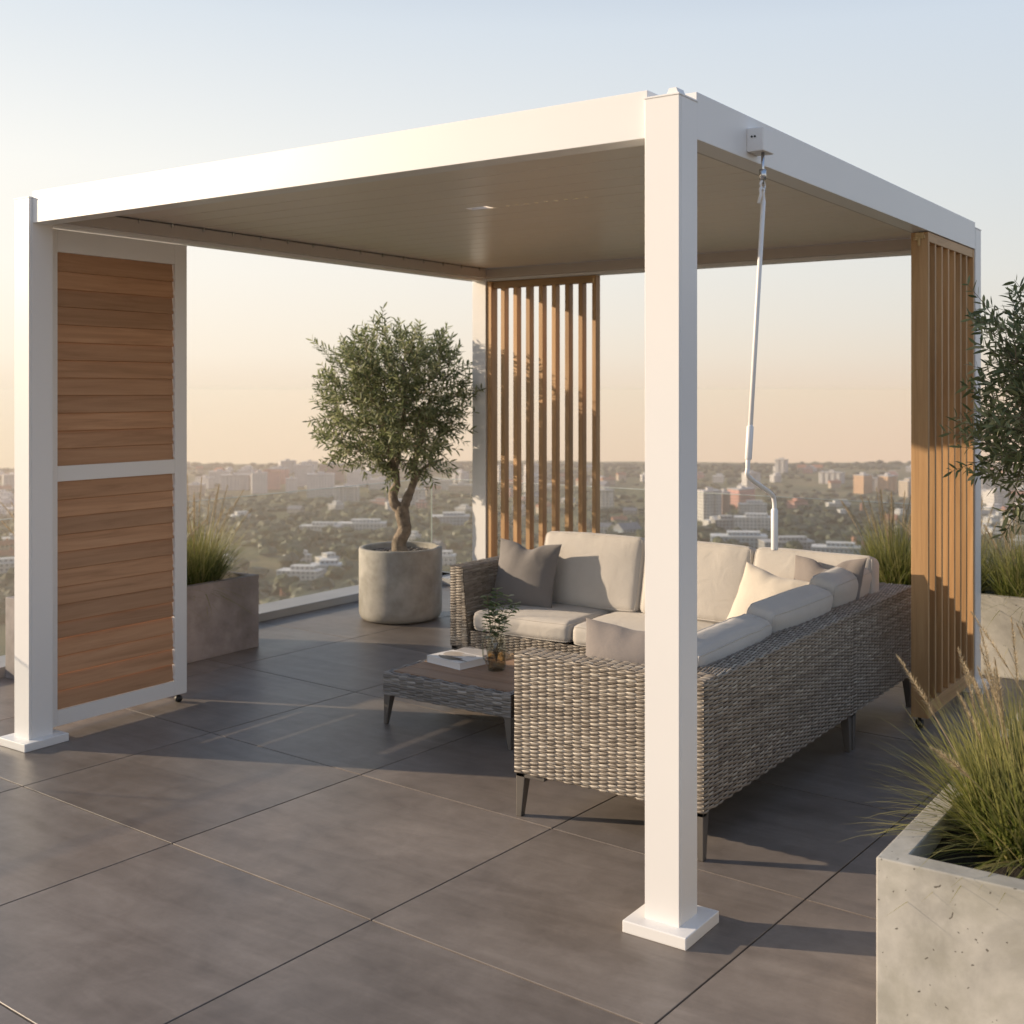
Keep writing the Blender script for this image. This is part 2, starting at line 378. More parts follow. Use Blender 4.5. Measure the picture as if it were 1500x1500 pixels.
# ------------------------------------------------------------------ pergola
PW = .115; XL, YB = -3.406, 3.432; HP, ZT, ZB = 2.469, 2.496, 2.353
per = thing('pergola', (0, 0, 0), 'white square metal pergola with a closed louvred roof on four posts', 'pergola')
for k, (x, y) in enumerate(((-PW, 0), (XL, 0), (XL, YB - PW), (-PW, YB - PW))):
    m = MB()
    # hollow-looking extrusion: shaft with a shallow groove on its two outer-facing sides
    gx, gw, gd = .012, .0022, .003
    x0, x1, y0, y1 = x, x + PW, y, y + PW
    out = [(x0, y0), (x1, y0), (x1, y0 + gx), (x1 - gd, y0 + gx), (x1 - gd, y0 + gx + gw), (x1, y0 + gx + gw), (x1, y1), (x0, y1)]
    n = len(out)
    m.add([(a, b, .034) for a, b in out] + [(a, b, HP - .005) for a, b in out], [tuple(range(n))[::-1], tuple(range(n, 2 * n))] + [(q, (q + 1) % n, n + (q + 1) % n, n + q) for q in range(n)])
    p = m.build('post', 'white_paint', per, False, .0016, 2)
    m = MB(); m.box(x - .049, x + PW + .049, y - .049, y + PW + .049, .0, .036); m.build('base_plate', 'white_paint', p, False, .003, 2)
    m = MB(); m.box(x - .002, x + PW + .002, y - .002, y + PW + .002, HP - .005, HP + .001); m.build('cap', 'white_paint', p, False, .001, 1)
BW = .085; sb = .017
def beam(x0, x1, y0, y1, inner):
    m = MB(); m.box(x0, x1, y0, y1, ZB, ZT)
    m.build('beam', 'white_paint', per, False, .002, 2)
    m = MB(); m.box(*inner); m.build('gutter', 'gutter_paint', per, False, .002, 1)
gi = .045
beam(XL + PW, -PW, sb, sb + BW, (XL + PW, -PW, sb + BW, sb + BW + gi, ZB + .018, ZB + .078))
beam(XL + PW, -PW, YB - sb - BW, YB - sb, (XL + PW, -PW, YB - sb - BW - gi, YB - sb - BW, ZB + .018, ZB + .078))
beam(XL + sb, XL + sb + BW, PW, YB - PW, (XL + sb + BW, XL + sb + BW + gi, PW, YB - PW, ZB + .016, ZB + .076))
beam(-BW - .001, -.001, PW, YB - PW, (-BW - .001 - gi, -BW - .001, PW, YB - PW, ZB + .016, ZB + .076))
y = sb + BW + .012; nsl = 20; pit = (YB - 2 * (sb + BW) - .024) / nsl
for k in range(nsl):
    m = MB(); xs_ = [XL + sb + BW + .004, -BW - .006]
    if k == 6:      # slot added in one blade so the sky shows as a bright patch
        m.box(xs_[0], -1.745, y + .002, y + pit - .003, ZB + .083, ZB + .115); m.box(-1.62, xs_[1], y + .002, y + pit - .003, ZB + .083, ZB + .115)
        m.box(-1.745, -1.62, y + .002, y + pit - .062, ZB + .083, ZB + .115)
    else: m.box(*xs_, y + .002, y + pit - .003, ZB + .083, ZB + .115)
    m.build('roof_louvre', 'roof_paint', per, False, .003, 2); y += pit
for k in range(9):
    m = MB(); xx = -1.53 + k * .053; m.tube([(xx, 1.215, ZB + .0835), (xx, 1.215, ZB + .0815)], .009, 14); m.build('warm_disc', 'warm_glow', per)  # row of small warm discs with weak emission
for k in range(16):
    m = MB(); m.box(XL + sb + BW + gi, XL + sb + BW + gi + .006, .35 + k * .19, .358 + k * .19, ZB + .06, ZB + .082)
    m.build('louvre_pin', 'chrome', per)
m = MB(); m.add([(-.062, .03, HP + .001), (-.015, .03, HP + .001), (-.025, .03, HP + .026), (-.05, .03, HP + .026), (-.062, .075, HP + .001), (-.015, .075, HP + .001), (-.025, .075, HP + .026), (-.05, .075, HP + .026)],
      [(0, 1, 2, 3), (5, 4, 7, 6), (1, 5, 6, 2), (4, 0, 3, 7), (3, 2, 6, 7), (0, 4, 5, 1)])
m.build('roof_bracket', 'white_paint', per, False, .001, 1)
m = MB(); m.box(-.001, .058, .463, .548, 2.375, 2.452)
gb = m.build('gear_box', 'white_paint', per, False, .003, 2)
m = MB()
for yy in (.478, .490): m.tube([(.018 + (yy - .478) * .9, .4635, 2.423), (.018 + (yy - .478) * .9, .4605, 2.423)], .0034, 8)
m.build('screw', 'black_rubber', gb)

# crank rod hanging from the gear box
ck = thing('crank_handle', (.042, .50, 2.375), 'white cranked winding rod hanging from the small box on the pergola beam', 'crank')
m = MB(); m.tube([(.042, .495, 2.376), (.042, .493, 2.27)], .0055, 10); m.tube([(.042, .494, 2.318), (.042, .493, 2.285)], .012, 12); m.build('joint_pin', 'chrome', ck, True)
m = MB()
ring = [(.042 + .0, .493 + .017 * math.cos(a), 2.268 + .013 * math.sin(a)) for a in [2 * math.pi * k / 16 for k in range(17)]]
m.tube(ring, .004, 8); m.tube([(.042, .482, 2.262), (.042, .474, 2.248), (.042, .478, 2.237), (.042, .463, 2.205)], [.005, .005, .005, .006], 8)
m.tube([(.042, .505, 2.262), (.042, .499, 2.24), (.042, .503, 2.22), (.042, .502, 2.205)], [.005, .0045, .006, .006], 8)
m.build('hook', 'white_paint', ck, True)
def seg_smooth(P, n=6):
    P = [Vector(p) for p in P]; out = []
    for i in range(len(P) - 1):
        p0 = P[max(i - 1, 0)]; p1 = P[i]; p2 = P[i + 1]; p3 = P[min(i + 2, len(P) - 1)]
        for k in range(n):
            t = k / n; out.append(.5 * ((2 * p1) + (p2 - p0) * t + (2 * p0 - 5 * p1 + 4 * p2 - p3) * t * t + (3 * p1 - p0 - 3 * p2 + p3) * t ** 3))
    out.append(P[-1]); return out
m = MB(); m.tube([(.042, .500, 2.235), (.042, .499, 2.21)], .004, 8)
m.tube([(.042, .499, 2.218), (.042, .400, 1.49)], .0078, 14)
m.tube([(.042, .400, 1.488), (.042, .398, 1.485), (.042, .384, 1.385), (.042, .383, 1.38)], [.0085, .0112, .0112, .0085], 14)
m.tube(seg_smooth([(.042, .384, 1.39), (.042, .380, 1.355), (.042, .390, 1.325), (.042, .555, 1.262), (.042, .585, 1.235), (.042, .588, 1.19)], 8), .0076, 14)
m.build('rod', 'white_paint', ck, True, .0015, 1, 60)
m = MB(); m.tube([(.042, .588, 1.21), (.042, .588, 1.203), (.042, .589, 1.075), (.042, .589, 1.07)], [.008, .0118, .0118, .010], 16); m.build('grip', 'white_paint', ck, True, .001, 1, 60)

# ------------------------------------------------------------------ louvred screen (left side)
ls = thing('louvre_screen', (-3.38, .5, 0), 'tall white framed screen with two panels of closed brown wooden louvres beside the left post', 'screen')
XF0, XF1 = -3.400, -3.350; Y0, Y1 = PW + .006, .895; Z0, Z1 = .045, 2.348
m = MB()
m.box(XF0, XF1, Y0, .176, Z0, Z1); m.box(XF0, XF1, .822, Y1, Z0, Z1)
m.box(XF0, XF1 - .001, .176, .822, Z0, .118); m.box(XF0, XF1 - .001, .176, .822, 1.178, 1.250); m.box(XF0, XF1 - .001, .176, .822, 2.244, Z1)
m.build('frame', 'white_paint', ls, False, .002, 2)
def louvres(z0, z1, n, loose):
    p = (z1 - z0) / n; out = []
    for k in range(n):
        zc_ = z0 + (k + .5) * p; ov = .012
        if k in loose: ov = -.003
        if k + 1 in loose: ov = .004
        h = p / 2 + ov / 2
        m = MB(); th = .0055; xa, xb = XF1 - .026, XF1 - .011
        rr = random.random(); wob = random.uniform(-.0015, .0015)
        prof = [(xb - th, zc_ - h), (xb + th * .6, zc_ - h + .003), (xa + th, zc_ + h - .002), (xa - th * .4, zc_ + h)]
        vs = [(x + wob, yy, z) for yy in (.178, .8205) for x, z in prof]
        m.add(vs, [(0, 1, 2, 3), (7, 6, 5, 4), (0, 4, 5, 1), (1, 5, 6, 2), (2, 6, 7, 3), (3, 7, 4, 0)], rr)
        m.build('louvre', 'teak_louvre', ls, False, .002, 2)
louvres(.120, 1.177, 13, (1, 3, 4)); louvres(1.251, 2.243, 12, ())
for z0, z1, n in ((.120, 1.177, 13), (1.251, 2.243, 12)):
    p = (z1 - z0) / n
    for k in range(n): m = MB(); m.box(XF1 - .012, XF1 - .003, .8165, .8219, z0 + (k + .14) * p, z0 + (k + .30) * p); m.build('sun_leak_spot', 'white_paint', ls)  # white boxes standing in for sunlight leaking past the blade ends
m = MB(); m.tube([(-3.376, .862, .046), (-3.376, .862, .028)], .008, 10); m.tube([(-3.386, .862, .018), (-3.366, .862, .018)], .018, 16); m.build('caster', 'black_rubber', ls, True)

# ------------------------------------------------------------------ slatted timber screens
sr = thing('slatted_screen', (-.05, 2.9, 0), 'deep vertical timber slat screen at the right side behind the rattan sofa back', 'screen', 'vertical timber slat screens')
A0, A1 = 2.478, 3.31; TX0, TX1 = -.0855, -.004; SZ0, SZ1 = .052, 2.350
m = MB(); m.box(TX0, TX1, A0, A0 + .022, SZ0, SZ1); m.build('stile', 'teak_slats', sr, False, .0015, 2)
m = MB(); m.box(TX0, TX1, A1 - .022, A1, SZ0, SZ1); m.build('stile', 'teak_slats', sr, False, .0015, 2)
m = MB(); m.box(TX0 + .002, TX1 - .002, A0 + .022, A1 - .022, SZ1 - .045, SZ1); m.build('rail', 'teak_rail', sr, False, .0015, 2)
m = MB(); m.box(TX0 + .002, TX1 - .002, A0 + .022, A1 - .022, SZ0, SZ0 + .07); m.build('rail', 'teak_rail', sr, False, .0015, 2)
for k in range(6):
    yy = A0 + .022 + (k + 1) * (A1 - A0 - .044) / 7
    m = MB(); m.box(TX0 + .012, TX1 - .004, yy - .011, yy + .011, SZ0 + .07, SZ1 - .045); m.build('slat', 'teak_slats', sr, False, .0015, 2)
m = MB(); m.box(-.066, -.026, A0 - .004, A0, 2.318, 2.349); m.box(-.072, -.056, A0 - .006, A0 - .001, 2.312, 2.328); m.box(-.034, -.018, A0 - .006, A0 - .001, 2.318, 2.336); m.box(-.053, -.041, A0 - .0065, A0 - .001, 2.285, 2.322)
m.build('hook_bracket', 'brass', sr, False, .001, 1)
m = MB(); m.tube([(-.05, A0 + .02, .055), (-.05, A0 + .02, .03)], .008, 10); m.tube([(-.066, A0 + .02, .02), (-.036, A0 + .02, .02)], .02, 16); m.build('caster', 'black_rubber', sr, True)

sb_ = thing('slatted_screen', (-2.84, 3.35, 0), 'open vertical timber slat screen beside the back post behind the corner sofa', 'screen', 'vertical timber slat screens')
B0, B1 = XL + PW + .008, -2.405; SY0, SY1 = 3.338, 3.39
m = MB(); m.box(B0, B0 + .034, SY0 - .012, SY1 + .008, SZ0, SZ1); m.build('stile', 'teak_slats', sb_, False, .0015, 2)
m = MB(); m.box(B1 - .030, B1, SY0, SY1, SZ0, SZ1); m.build('stile', 'teak_slats', sb_, False, .0015, 2)
m = MB(); m.box(B0 + .034, B1 - .030, SY0 + .002, SY1 - .002, SZ1 - .047, SZ1); m.build('rail', 'teak_rail_cross', sb_, False, .0015, 2)
m = MB(); m.box(B0 + .034, B1 - .030, SY0 + .002, SY1 - .002, SZ0, SZ0 + .05); m.build('rail', 'teak_rail_cross', sb_, False, .0015, 2)
for k in range(7):
    xx = B0 + .017 + (k + 1) * (B1 - .030 / 2 - B0 - .017) / 8
    m = MB(); m.box(xx - .0165, xx + .0165, SY0 + .001, SY1 - .001, SZ0 + .05, SZ1 - .047); m.build('slat', 'teak_slats', sb_, False, .0015, 2)
m = MB(); m.box(B1 - .022, B1 - .008, SY0 - .006, SY0, 2.30, 2.33); m.build('hook_bracket', 'brass', sb_, False, .001, 1)
for xx in (B0 + .05, B1 - .03):
    m = MB(); m.tube([(xx, 3.364, .054), (xx, 3.364, .03)], .008, 10); m.tube([(xx - .014, 3.364, .019), (xx + .014, 3.364, .019)], .019, 16)
    m.build('caster', 'black_rubber', sb_, True)

# ------------------------------------------------------------------ wicker
def weave(mb, O, U, V, N, lu, lv, pitch=.038, row=.0074, amp=.0035, th=.0017):
    O, U, V, N = Vector(O), Vector(U), Vector(V), Vector(N)
    nr = max(2, round(lv / row)); row = lv / nr; nc = max(1, round(lu / pitch)); pitch = lu / nc; K = 8
    for r in range(nr):
        vc = (r + .5 + random.uniform(-.08, .08)) * row; hw = row * .66; ph = math.pi * (r % 2); jit = random.uniform(-.0006, .0006); tl = random.uniform(-.05, .30)
        vs = []; fs = []; n = nc * K
        for i in range(n + 1):
            u = lu * i / n; q = math.sin(math.pi * u / pitch + ph)
            q = math.copysign(abs(q) ** .55, q)
            off = amp * q + jit; frac = (u / pitch) % 1.0
            dv = row * tl * (frac - .5) * 2 + row * .18 * noise.noise(Vector((u * 14, vc * 60, O.x * 3 + O.y)))
            h2 = hw * (.72 + .28 * abs(q))
            for dvv, dn in ((-h2, -.0012), (-h2 * .5, th), (h2 * .5, th), (h2, -.0012)):
                vv = min(lv, max(0, vc + dv + dvv))
                vs.append(O + U * u + V * vv + N * (off + dn))
            if i < n:
                b = i * 4
                for k in range(3): fs.append((b + k, b + 4 + k, b + 5 + k, b + 1 + k))
        o = len(mb.v); mb.v += [tuple(p) for p in vs]; base = random.random()
        for i in range(n):
            if i % K == 0: rv = min(1, max(0, .5 * base + .5 * random.random()))
            for k in range(3):
                fa = fs[i * 3 + k]; mb.f.append(tuple(q + o for q in fa)); mb.r.append(rv); mb.mi.append(0)
    # upright stakes between the strands
    for c in range(nc + 1):
        u = min(max(c * pitch, .003), lu - .003); w = .003
        P = [O + U * (u - w) + N * (-.0015), O + U * (u + w) + N * (-.0015), O + U * (u + w) + V * lv + N * (-.0015), O + U * (u - w) + V * lv + N * (-.0015)]
        mb.add(P, [(0, 1, 2, 3)], .15)
def wicker_box(name, x0, x1, y0, y1, z0, z1, parent, faces, matn='wicker', **kw):
    m = MB(); a = .006
    if '-y' in faces: weave(m, (x0, y0, z0), (1, 0, 0), (0, 0, 1), (0, -1, 0), x1 - x0, z1 - z0, **kw)
    if '+y' in faces: weave(m, (x1, y1, z0), (-1, 0, 0), (0, 0, 1), (0, 1, 0), x1 - x0, z1 - z0, **kw)
    if '+x' in faces: weave(m, (x1, y0, z0), (0, 1, 0), (0, 0, 1), (1, 0, 0), y1 - y0, z1 - z0, **kw)
    if '-x' in faces: weave(m, (x0, y1, z0), (0, -1, 0), (0, 0, 1), (-1, 0, 0), y1 - y0, z1 - z0, **kw)
    if '+z' in faces:
        if x1 - x0 > y1 - y0: weave(m, (x0, y0, z1), (1, 0, 0), (0, 1, 0), (0, 0, 1), x1 - x0, y1 - y0, **kw)
        else: weave(m, (x1, y0, z1), (0, 1, 0), (-1, 0, 0), (0, 0, 1), y1 - y0, x1 - x0, **kw)
    c = MB()
    o = m.build(name, [matn, 'wicker_core'], parent, True)
    c.box(x0 + a, x1 - a, y0 + a, y1 - a, z0 + .002, z1 - a)
    c.build('core', 'wicker_core', o)
    return o

def tapered_leg(name, x, y, h, sx_, sy_, parent, w0=.040, w1=.022, foot=None, mat='grey_metal'):
    """metal leg whose outer corner stays plumb while the inner sides taper; (sx_, sy_) point to the inside"""
    m = MB(); P = []
    for z, w in ((0, w1), (h, w0)):
        for a, b in ((0, 0), (1, 0), (1, 1), (0, 1)): P.append((x + sx_ * a * w, y + sy_ * b * w, z))
    fs = [(0, 1, 2, 3), (7, 6, 5, 4), (0, 4, 5, 1), (1, 5, 6, 2), (2, 6, 7, 3), (3, 7, 4, 0)]
    if sx_ * sy_ > 0: fs = [tuple(reversed(f_)) for f_ in fs]
    m.add(P, fs)
    if foot:   # short bracket under the frame running along x and y
        L = foot; z0, z1 = h - .016, h
        m.box(min(x, x + sx_ * L), max(x, x + sx_ * L), min(y, y + sy_ * .028), max(y, y + sy_ * .028), z0, z1 + .0015)
    return m.build(name, mat, parent, False, .0025, 2)

# ------------------------------------------------------------------ corner sofa
sofa = thing('corner_sofa', (-1.2, 1.6, 0), 'L-shaped woven rattan corner sofa with pale linen cushions under the pergola', 'sofa')
ZS, ZA = .165, .612
SX0, SX1, SYN, SYF, SYW, SXB = -2.573, -.190, .530, 2.850, 2.073, -.986
AT = .105
# near arm panel, outer back (two modules), rear back, left arm
wicker_box('arm', SXB, SX1, SYN, SYN + AT, ZS, ZA, sofa, ('-y', '+z', '-x', '+x'))
wicker_box('backrest', SX1 - .13, SX1, SYN + AT + .002, 1.975, ZS, ZA - .003, sofa, ('+x', '+z', '-x'))
wicker_box('backrest', SX1 - .13, SX1, 1.985, SYF, ZS, ZA - .003, sofa, ('+x', '+z', '+y'))
wicker_box('backrest', SX0 + .10, SX1 - .132, SYF - .13, SYF, ZS, ZA - .003, sofa, ('+y', '+z', '-y'))
# left arm: splayed inner face
def splay_arm():
    m = MB(); x0, x1t, x1b = SX0, SX0 + .088, SX0 + .135
    yF, yB = SYW, SYF - .002
    # front face as rows of changing width
    O, th = Vector((x0, yF, ZS)), 0
    weave(m, (x0, yF, ZS), (1, 0, 0), (0, 0, 1), (0, -1, 0), x1t - x0, ZA - ZS, pitch=.040)
    d = Vector((x1t - x1b, 0, ZA - ZS)); L = d.length; d.normalize(); nrm = Vector((d.z, 0, -d.x))
    weave(m, (x1b, yF, ZS), (0, 1, 0), d, nrm, yB - yF, L)
    weave(m, (x0, yB, ZS), (0, -1, 0), (0, 0, 1), (-1, 0, 0), yB - yF, ZA - ZS)
    weave(m, (x1t, yF, ZA), (0, 1, 0), (-1, 0, 0), (0, 0, 1), yB - yF, x1t - x0)
    nr = 46
    for r in range(nr):   # the wedge between plumb front strip and splayed inner face
        z = ZS + (r + .5) / nr * (ZA - ZS); w = (x1b - x1t) * (1 - (r + .5) / nr)
        if w > .004:
            o_ = .003 if r % 2 else .0065
            m.add([(x1t - .004, yF - .001, z - .0055), (x1t - .004, yF - o_, z), (x1t - .004, yF - .001, z + .0055), (x1t + w, yF + .004, z - .0055), (x1t + w * .6, yF - o_ + .001, z), (x1t + w, yF + .004, z + .0055)], [(0, 3, 4, 1), (1, 4, 5, 2)])
    o = m.build('arm', ['wicker', 'wicker_core'], sofa, True)
    c = MB(); a = .007
    P = [(x0 + a, yF + a), (x1b - a, yF + a), (x1b - a, yB - a), (x0 + a, yB - a)]; Q = [(x0 + a, yF + a), (x1t - a, yF + a), (x1t - a, yB - a), (x0 + a, yB - a)]
    c.add([(a_, b_, ZS + .002) for a_, b_ in P] + [(a_, b_, ZA - a) for a_, b_ in Q], [(3, 2, 1, 0), (4, 5, 6, 7), (0, 1, 5, 4), (1, 2, 6, 5), (2, 3, 7, 6), (3, 0, 4, 7)])
    c.build('core', 'wicker_core', o)
splay_arm()
wicker_box('seat_base', SX0 + .14, SX1 - .135, SYW + .006, SYF - .135, ZS, .262, sofa, ('-y',))
wicker_box('seat_base', SXB + .006, SX1 - .135, SYN + AT + .004, SYW, ZS, .262, sofa, ('-x',))
for (x, y, a, b) in ((SXB + .004, SYN + .004, 1, 1), (SX1 - .004, SYN + .004, -1, 1), (SX0 + .004, SYW + .004, 1, 1), (SX0 + .004, SYF - .006, 1, -1), (SX1 - .004, SYF - .006, -1, -1), (SX1 - .004, 1.972, -1, -1), (SX1 - .004, 1.988, -1, 1), (SXB + .01, SYW + .004, 1, 1)):
    tapered_leg('leg', x, y, ZS, a, b, sofa, .042, .024, .13)

def grid_surface(f, nu, nv):
    vs = [f(i / nu, j / nv) for j in range(nv + 1) for i in range(nu + 1)]
    fs = [(j * (nu + 1) + i, j * (nu + 1) + i + 1, (j + 1) * (nu + 1) + i + 1, (j + 1) * (nu + 1) + i) for j in range(nv) for i in range(nu)]
    return vs, fs
def cushion(mb, size, r, puff, mat, seed, n=26, sag=0.0, crease=.004, seam=None):
    """soft block, centred; size = (w, d, h); puff bulges the two largest faces (along h)"""
    hx, hy, hz = size[0] / 2, size[1] / 2, size[2] / 2
    r = min(r, hx * .98, hy * .98, hz * .98)
    bm = bmesh.new()
    def ez(t): return math.sin(t * math.pi / 2)
    idx = {}
    def shape(p):
        q = Vector((p[0] * hx, p[1] * hy, p[2] * hz))
        c = Vector((max(-hx + r, min(hx - r, q.x)), max(-hy + r, min(hy - r, q.y)), max(-hz + r, min(hz - r, q.z))))
        d = q - c
        if d.length > 1e-9: q = c + d.normalized() * r
        u, v, w = q.x / hx, q.y / hy, q.z / hz
        k2 = max(0, 1 - abs(u) ** 2.6) * max(0, 1 - abs(v) ** 2.6)
        q.z += puff * w * k2
        q.x += puff * .32 * u * max(0, 1 - v * v) * max(0, 1 - w * w); q.y += puff * .32 * v * max(0, 1 - u * u) * max(0, 1 - w * w)
        s3 = Vector((q.x * 3.2 + seed * 7.1, q.y * 3.2 - seed * 3.3, q.z * 3.2))
        q += Vector((noise.noise(s3), noise.noise(s3 + Vector((9, 0, 0))), noise.noise(s3 + Vector((0, 9, 0))))) * .007
        # soft tension folds running in from the long edges
        e = max(0, abs(v) - .35) / .65
        fold = math.sin(q.x * 46 + 3 * noise.noise(Vector((q.x * 4, seed, 0))) + seed * 2) * max(0, noise.noise(Vector((q.x * 2.6 + seed * 5, v * 1.3, seed))))
        q.z += crease * 2.2 * fold * e * (1 if w > 0 else -1) * (1 - abs(w) * .2)
        q.z -= sag * (1 - u * u) * (.5 + .5 * v)
        return q
    def vert(p):
        k = tuple(round(c, 6) for c in p)
        if k not in idx: idx[k] = bm.verts.new(shape(p))
        return idx[k]
    T = [-1 + 2 * i / n for i in range(n + 1)]; T = [ez(t) for t in T]
    for ax in range(3):
        for sg in (-1, 1):
            for i in range(n):
                for j in range(n):
                    quad = []
                    for a, b in ((i, j), (i + 1, j), (i + 1, j + 1), (i, j + 1)):
                        p = [0, 0, 0]; p[ax] = sg; p[(ax + 1) % 3] = T[a]; p[(ax + 2) % 3] = T[b]; quad.append(vert(p))
                    if sg < 0: quad.reverse()
                    try: bm.faces.new(quad)
                    except ValueError: pass
    bm.verts.index_update()
    mb.add([mat @ v.co for v in bm.verts], [tuple(v.index for v in f_.verts) for f_ in bm.faces]); bm.free()
    if seam is not None:
        for w in (-1, 1):
            t_ = [ez(-1 + 2 * i / 24) for i in range(24)]
            loop = [(a, -1, w) for a in t_] + [(1, a, w) for a in t_] + [(-a, 1, w) for a in t_] + [(-1, -a, w) for a in t_]
            P = [mat @ shape(p) for p in loop]; seam.tube(P + P[:1], .0036, 6, cap=False)
def throw_pillow(mb, w, h, t, mat, seed, chop=0.0, n=30):
    """knife-edge pillow, upright: x width, z height, y thickness"""
    def side(sg):
        def fn(a, b):
            u, v = 2 * a - 1, 2 * b - 1; u = math.sin(u * math.pi / 2); v = math.sin(v * math.pi / 2)
            k = (max(0, 1 - abs(u) ** 2.4) ** .62) * (max(0, 1 - abs(v) ** 2.4) ** .62)
            x = w / 2 * u * (1 - .085 * (1 - v * v)); z = h / 2 * v * (1 - .085 * (1 - u * u))
            nz = noise.noise(Vector((u * 1.7 + seed * 4, v * 1.7, seed)))
            y = sg * (t / 2 * k * (1 + .10 * nz))
            edge = max(0, abs(v) - .55) / .45
            y += sg * .006 * k ** .5 * math.sin(u * 13 + seed * 3 + 2 * nz) * edge
            edge2 = max(0, abs(u) - .55) / .45
            y += sg * .005 * k ** .5 * math.sin(v * 12 + seed * 5) * edge2
            if v > 0: z -= chop * math.exp(-(u / .30) ** 2) * v ** 2; y += sg * chop * .25 * math.exp(-((abs(u) - .33) / .16) ** 2) * v * k
            return mat @ Vector((x, y, z))
        return fn
    vs, fs = grid_surface(side(-1), n, n); mb.add(vs, fs)
    vs, fs = grid_surface(side(1), n, n); mb.add(vs, [tuple(reversed(f_)) for f_ in fs])
def weld(o, d=.0008):
    me = o.data; bm = bmesh.new(); bm.from_mesh(me); bmesh.ops.remove_doubles(bm, verts=bm.verts, dist=d); bm.to_mesh(me); bm.free(); me.polygons.foreach_set('use_smooth', [True] * len(me.polygons)); return o
def TR(x, y, z, rx=0, ry=0, rz=0): return Matrix.Translation((x, y, z)) @ Euler((R_(rx), R_(ry), R_(rz)), 'XYZ').to_matrix().to_4x4()

ST = .375
def seat(x0, x1, y0, y1, seed):
    m = MB(); cushion(m, (x1 - x0 - .006, y1 - y0 - .004, ST - .262), .038, .014, TR((x0 + x1) / 2, (y0 + y1) / 2, (ST + .262) / 2), seed, seam=(sm := MB()))
    sm.build('piping', 'linen', m.build('seat_cushion', 'linen', sofa, True), True)
seat(SX0 + .145, -1.765, SYW - .004, SYF - .14, 1); seat(-1.765, -1.045, SYW - .004, SYF - .14, 2); seat(-1.045, -.325, SYW + .0, SYF - .14, 3)
seat(SXB - .002, -.325, SYN + AT + .012, 1.335, 4); seat(SXB - .002, -.325, 1.335, SYW - .008, 5)
# back cushions: (w, h, t) leaned against the backrests
def backc(mat_, w, h, t, seed):
    m = MB(); cushion(m, (w, h, t), .038, .024, mat_ @ Euler((R_(90), 0, 0)).to_matrix().to_4x4(), seed, crease=.007, seam=(sm := MB()))
    sm.build('piping', 'linen', m.build('back_cushion', 'linen', sofa, True), True)
BH = .415
for k, (xa, xb) in enumerate(((-2.255, -1.590), (-1.585, -.935), (-.930, -.285))):
    backc(TR((xa + xb) / 2, 2.555 + .01 * (k % 2), ST + BH / 2 - .008, -13, 0, (1.5, -1, 1)[k]), xb - xa - .008, BH, .118, 11 + k)
for k, (ya, yb, hh) in enumerate(((.70, 1.395, .315), (1.40, 2.035, .345), (2.04, 2.60, .375))):
    backc(TR(-.405, (ya + yb) / 2, ST + hh / 2 - .008, -15, 0, -90 + (1, -2, 1)[k]), yb - ya - .008, hh, .14, 21 + k)

def pillow(mat_, w, h, t, fab, seed, chop, label):
    m = MB(); throw_pillow(m, w, h, t, mat_, seed, chop)
    o = m.build('throw_pillow', fab, None, True); weld(o)
    o.location = (0, 0, 0); tag(o, label, 'pillow', 'loose throw pillows on the corner sofa')
pillow(TR(-2.255, 2.355, ST + .178, -15, 1, 2), .42, .385, .15, 'grey_fabric', 1, .035, 'dark grey square throw pillow in the far corner against the left sofa arm')
pillow(TR(-.72, 2.25, ST + .165, -24, 8, -12), .42, .37, .15, 'linen_light', 2, .010, 'cream throw pillow leaning at the inner corner of the sofa')
pillow(TR(-.47, 2.36, ST + .215, -18, -4, -14), .42, .42, .13, 'taupe_fabric', 3, .05, 'taupe throw pillow tucked half hidden behind the cream one')
pillow(TR(-.60, .755, ST + .165, -14, 0, 3), .46, .37, .15, 'taupe_fabric', 4, .01, 'greyish brown throw pillow resting on the inside of the near rattan arm')

# ------------------------------------------------------------------ coffee table
tb = thing('coffee_table', (-1.84, 1.5, 0), 'low square rattan coffee table with a planked brown top and slim metal legs', 'table')
X0, X1, YA, YC, H = -2.225, -1.462, 1.148, 1.80, .252
def apron(name, *a): return wicker_box(name, *a[:6], tb, a[6], 'wicker_grey', pitch=.050, row=.0105, amp=.0034)
apron('apron', X0, X1, YA, YA + .03, .142, H - .004, ('-y', '+z')); apron('apron', X0, X1, YC - .03, YC, .142, H - .004, ('+y', '+z'))
apron('apron', X0, X0 + .03, YA + .031, YC - .031, .142, H - .004, ('-x', '+z')); apron('apron', X1 - .03, X1, YA + .031, YC - .031, .142, H - .004, ('+x', '+z'))
ny = 5; w = (YC - YA - .064) / ny
for k in range(ny):
    m = MB(); m.box(X0 + .032, X1 - .032, YA + .032 + k * w + .0015, YA + .032 + (k + 1) * w - .0015, H - .02, H + .001); m.build('plank', 'table_plank', tb, False, .0015, 2)
m = MB(); m.box(X0 + .03, X1 - .03, YA + .03, YC - .03, H - .034, H - .021); m.build('support_board', 'wicker_core', tb)
for (x, y, a, b) in ((X0 + .002, YA + .002, 1, 1), (X1 - .002, YA + .002, -1, 1), (X0 + .002, YC - .002, 1, -1), (X1 - .002, YC - .002, -1, -1)):
    tapered_leg('leg', x, y, .143, a, b, tb, .040, .018)
TZ = H + .0012
bk = thing('book', (-2.02, 1.45, TZ), 'thick white book with pale stones pictured on its cover on the low table', 'book', None)
bx = TR(-2.035, 1.467, TZ, 0, 0, -10)
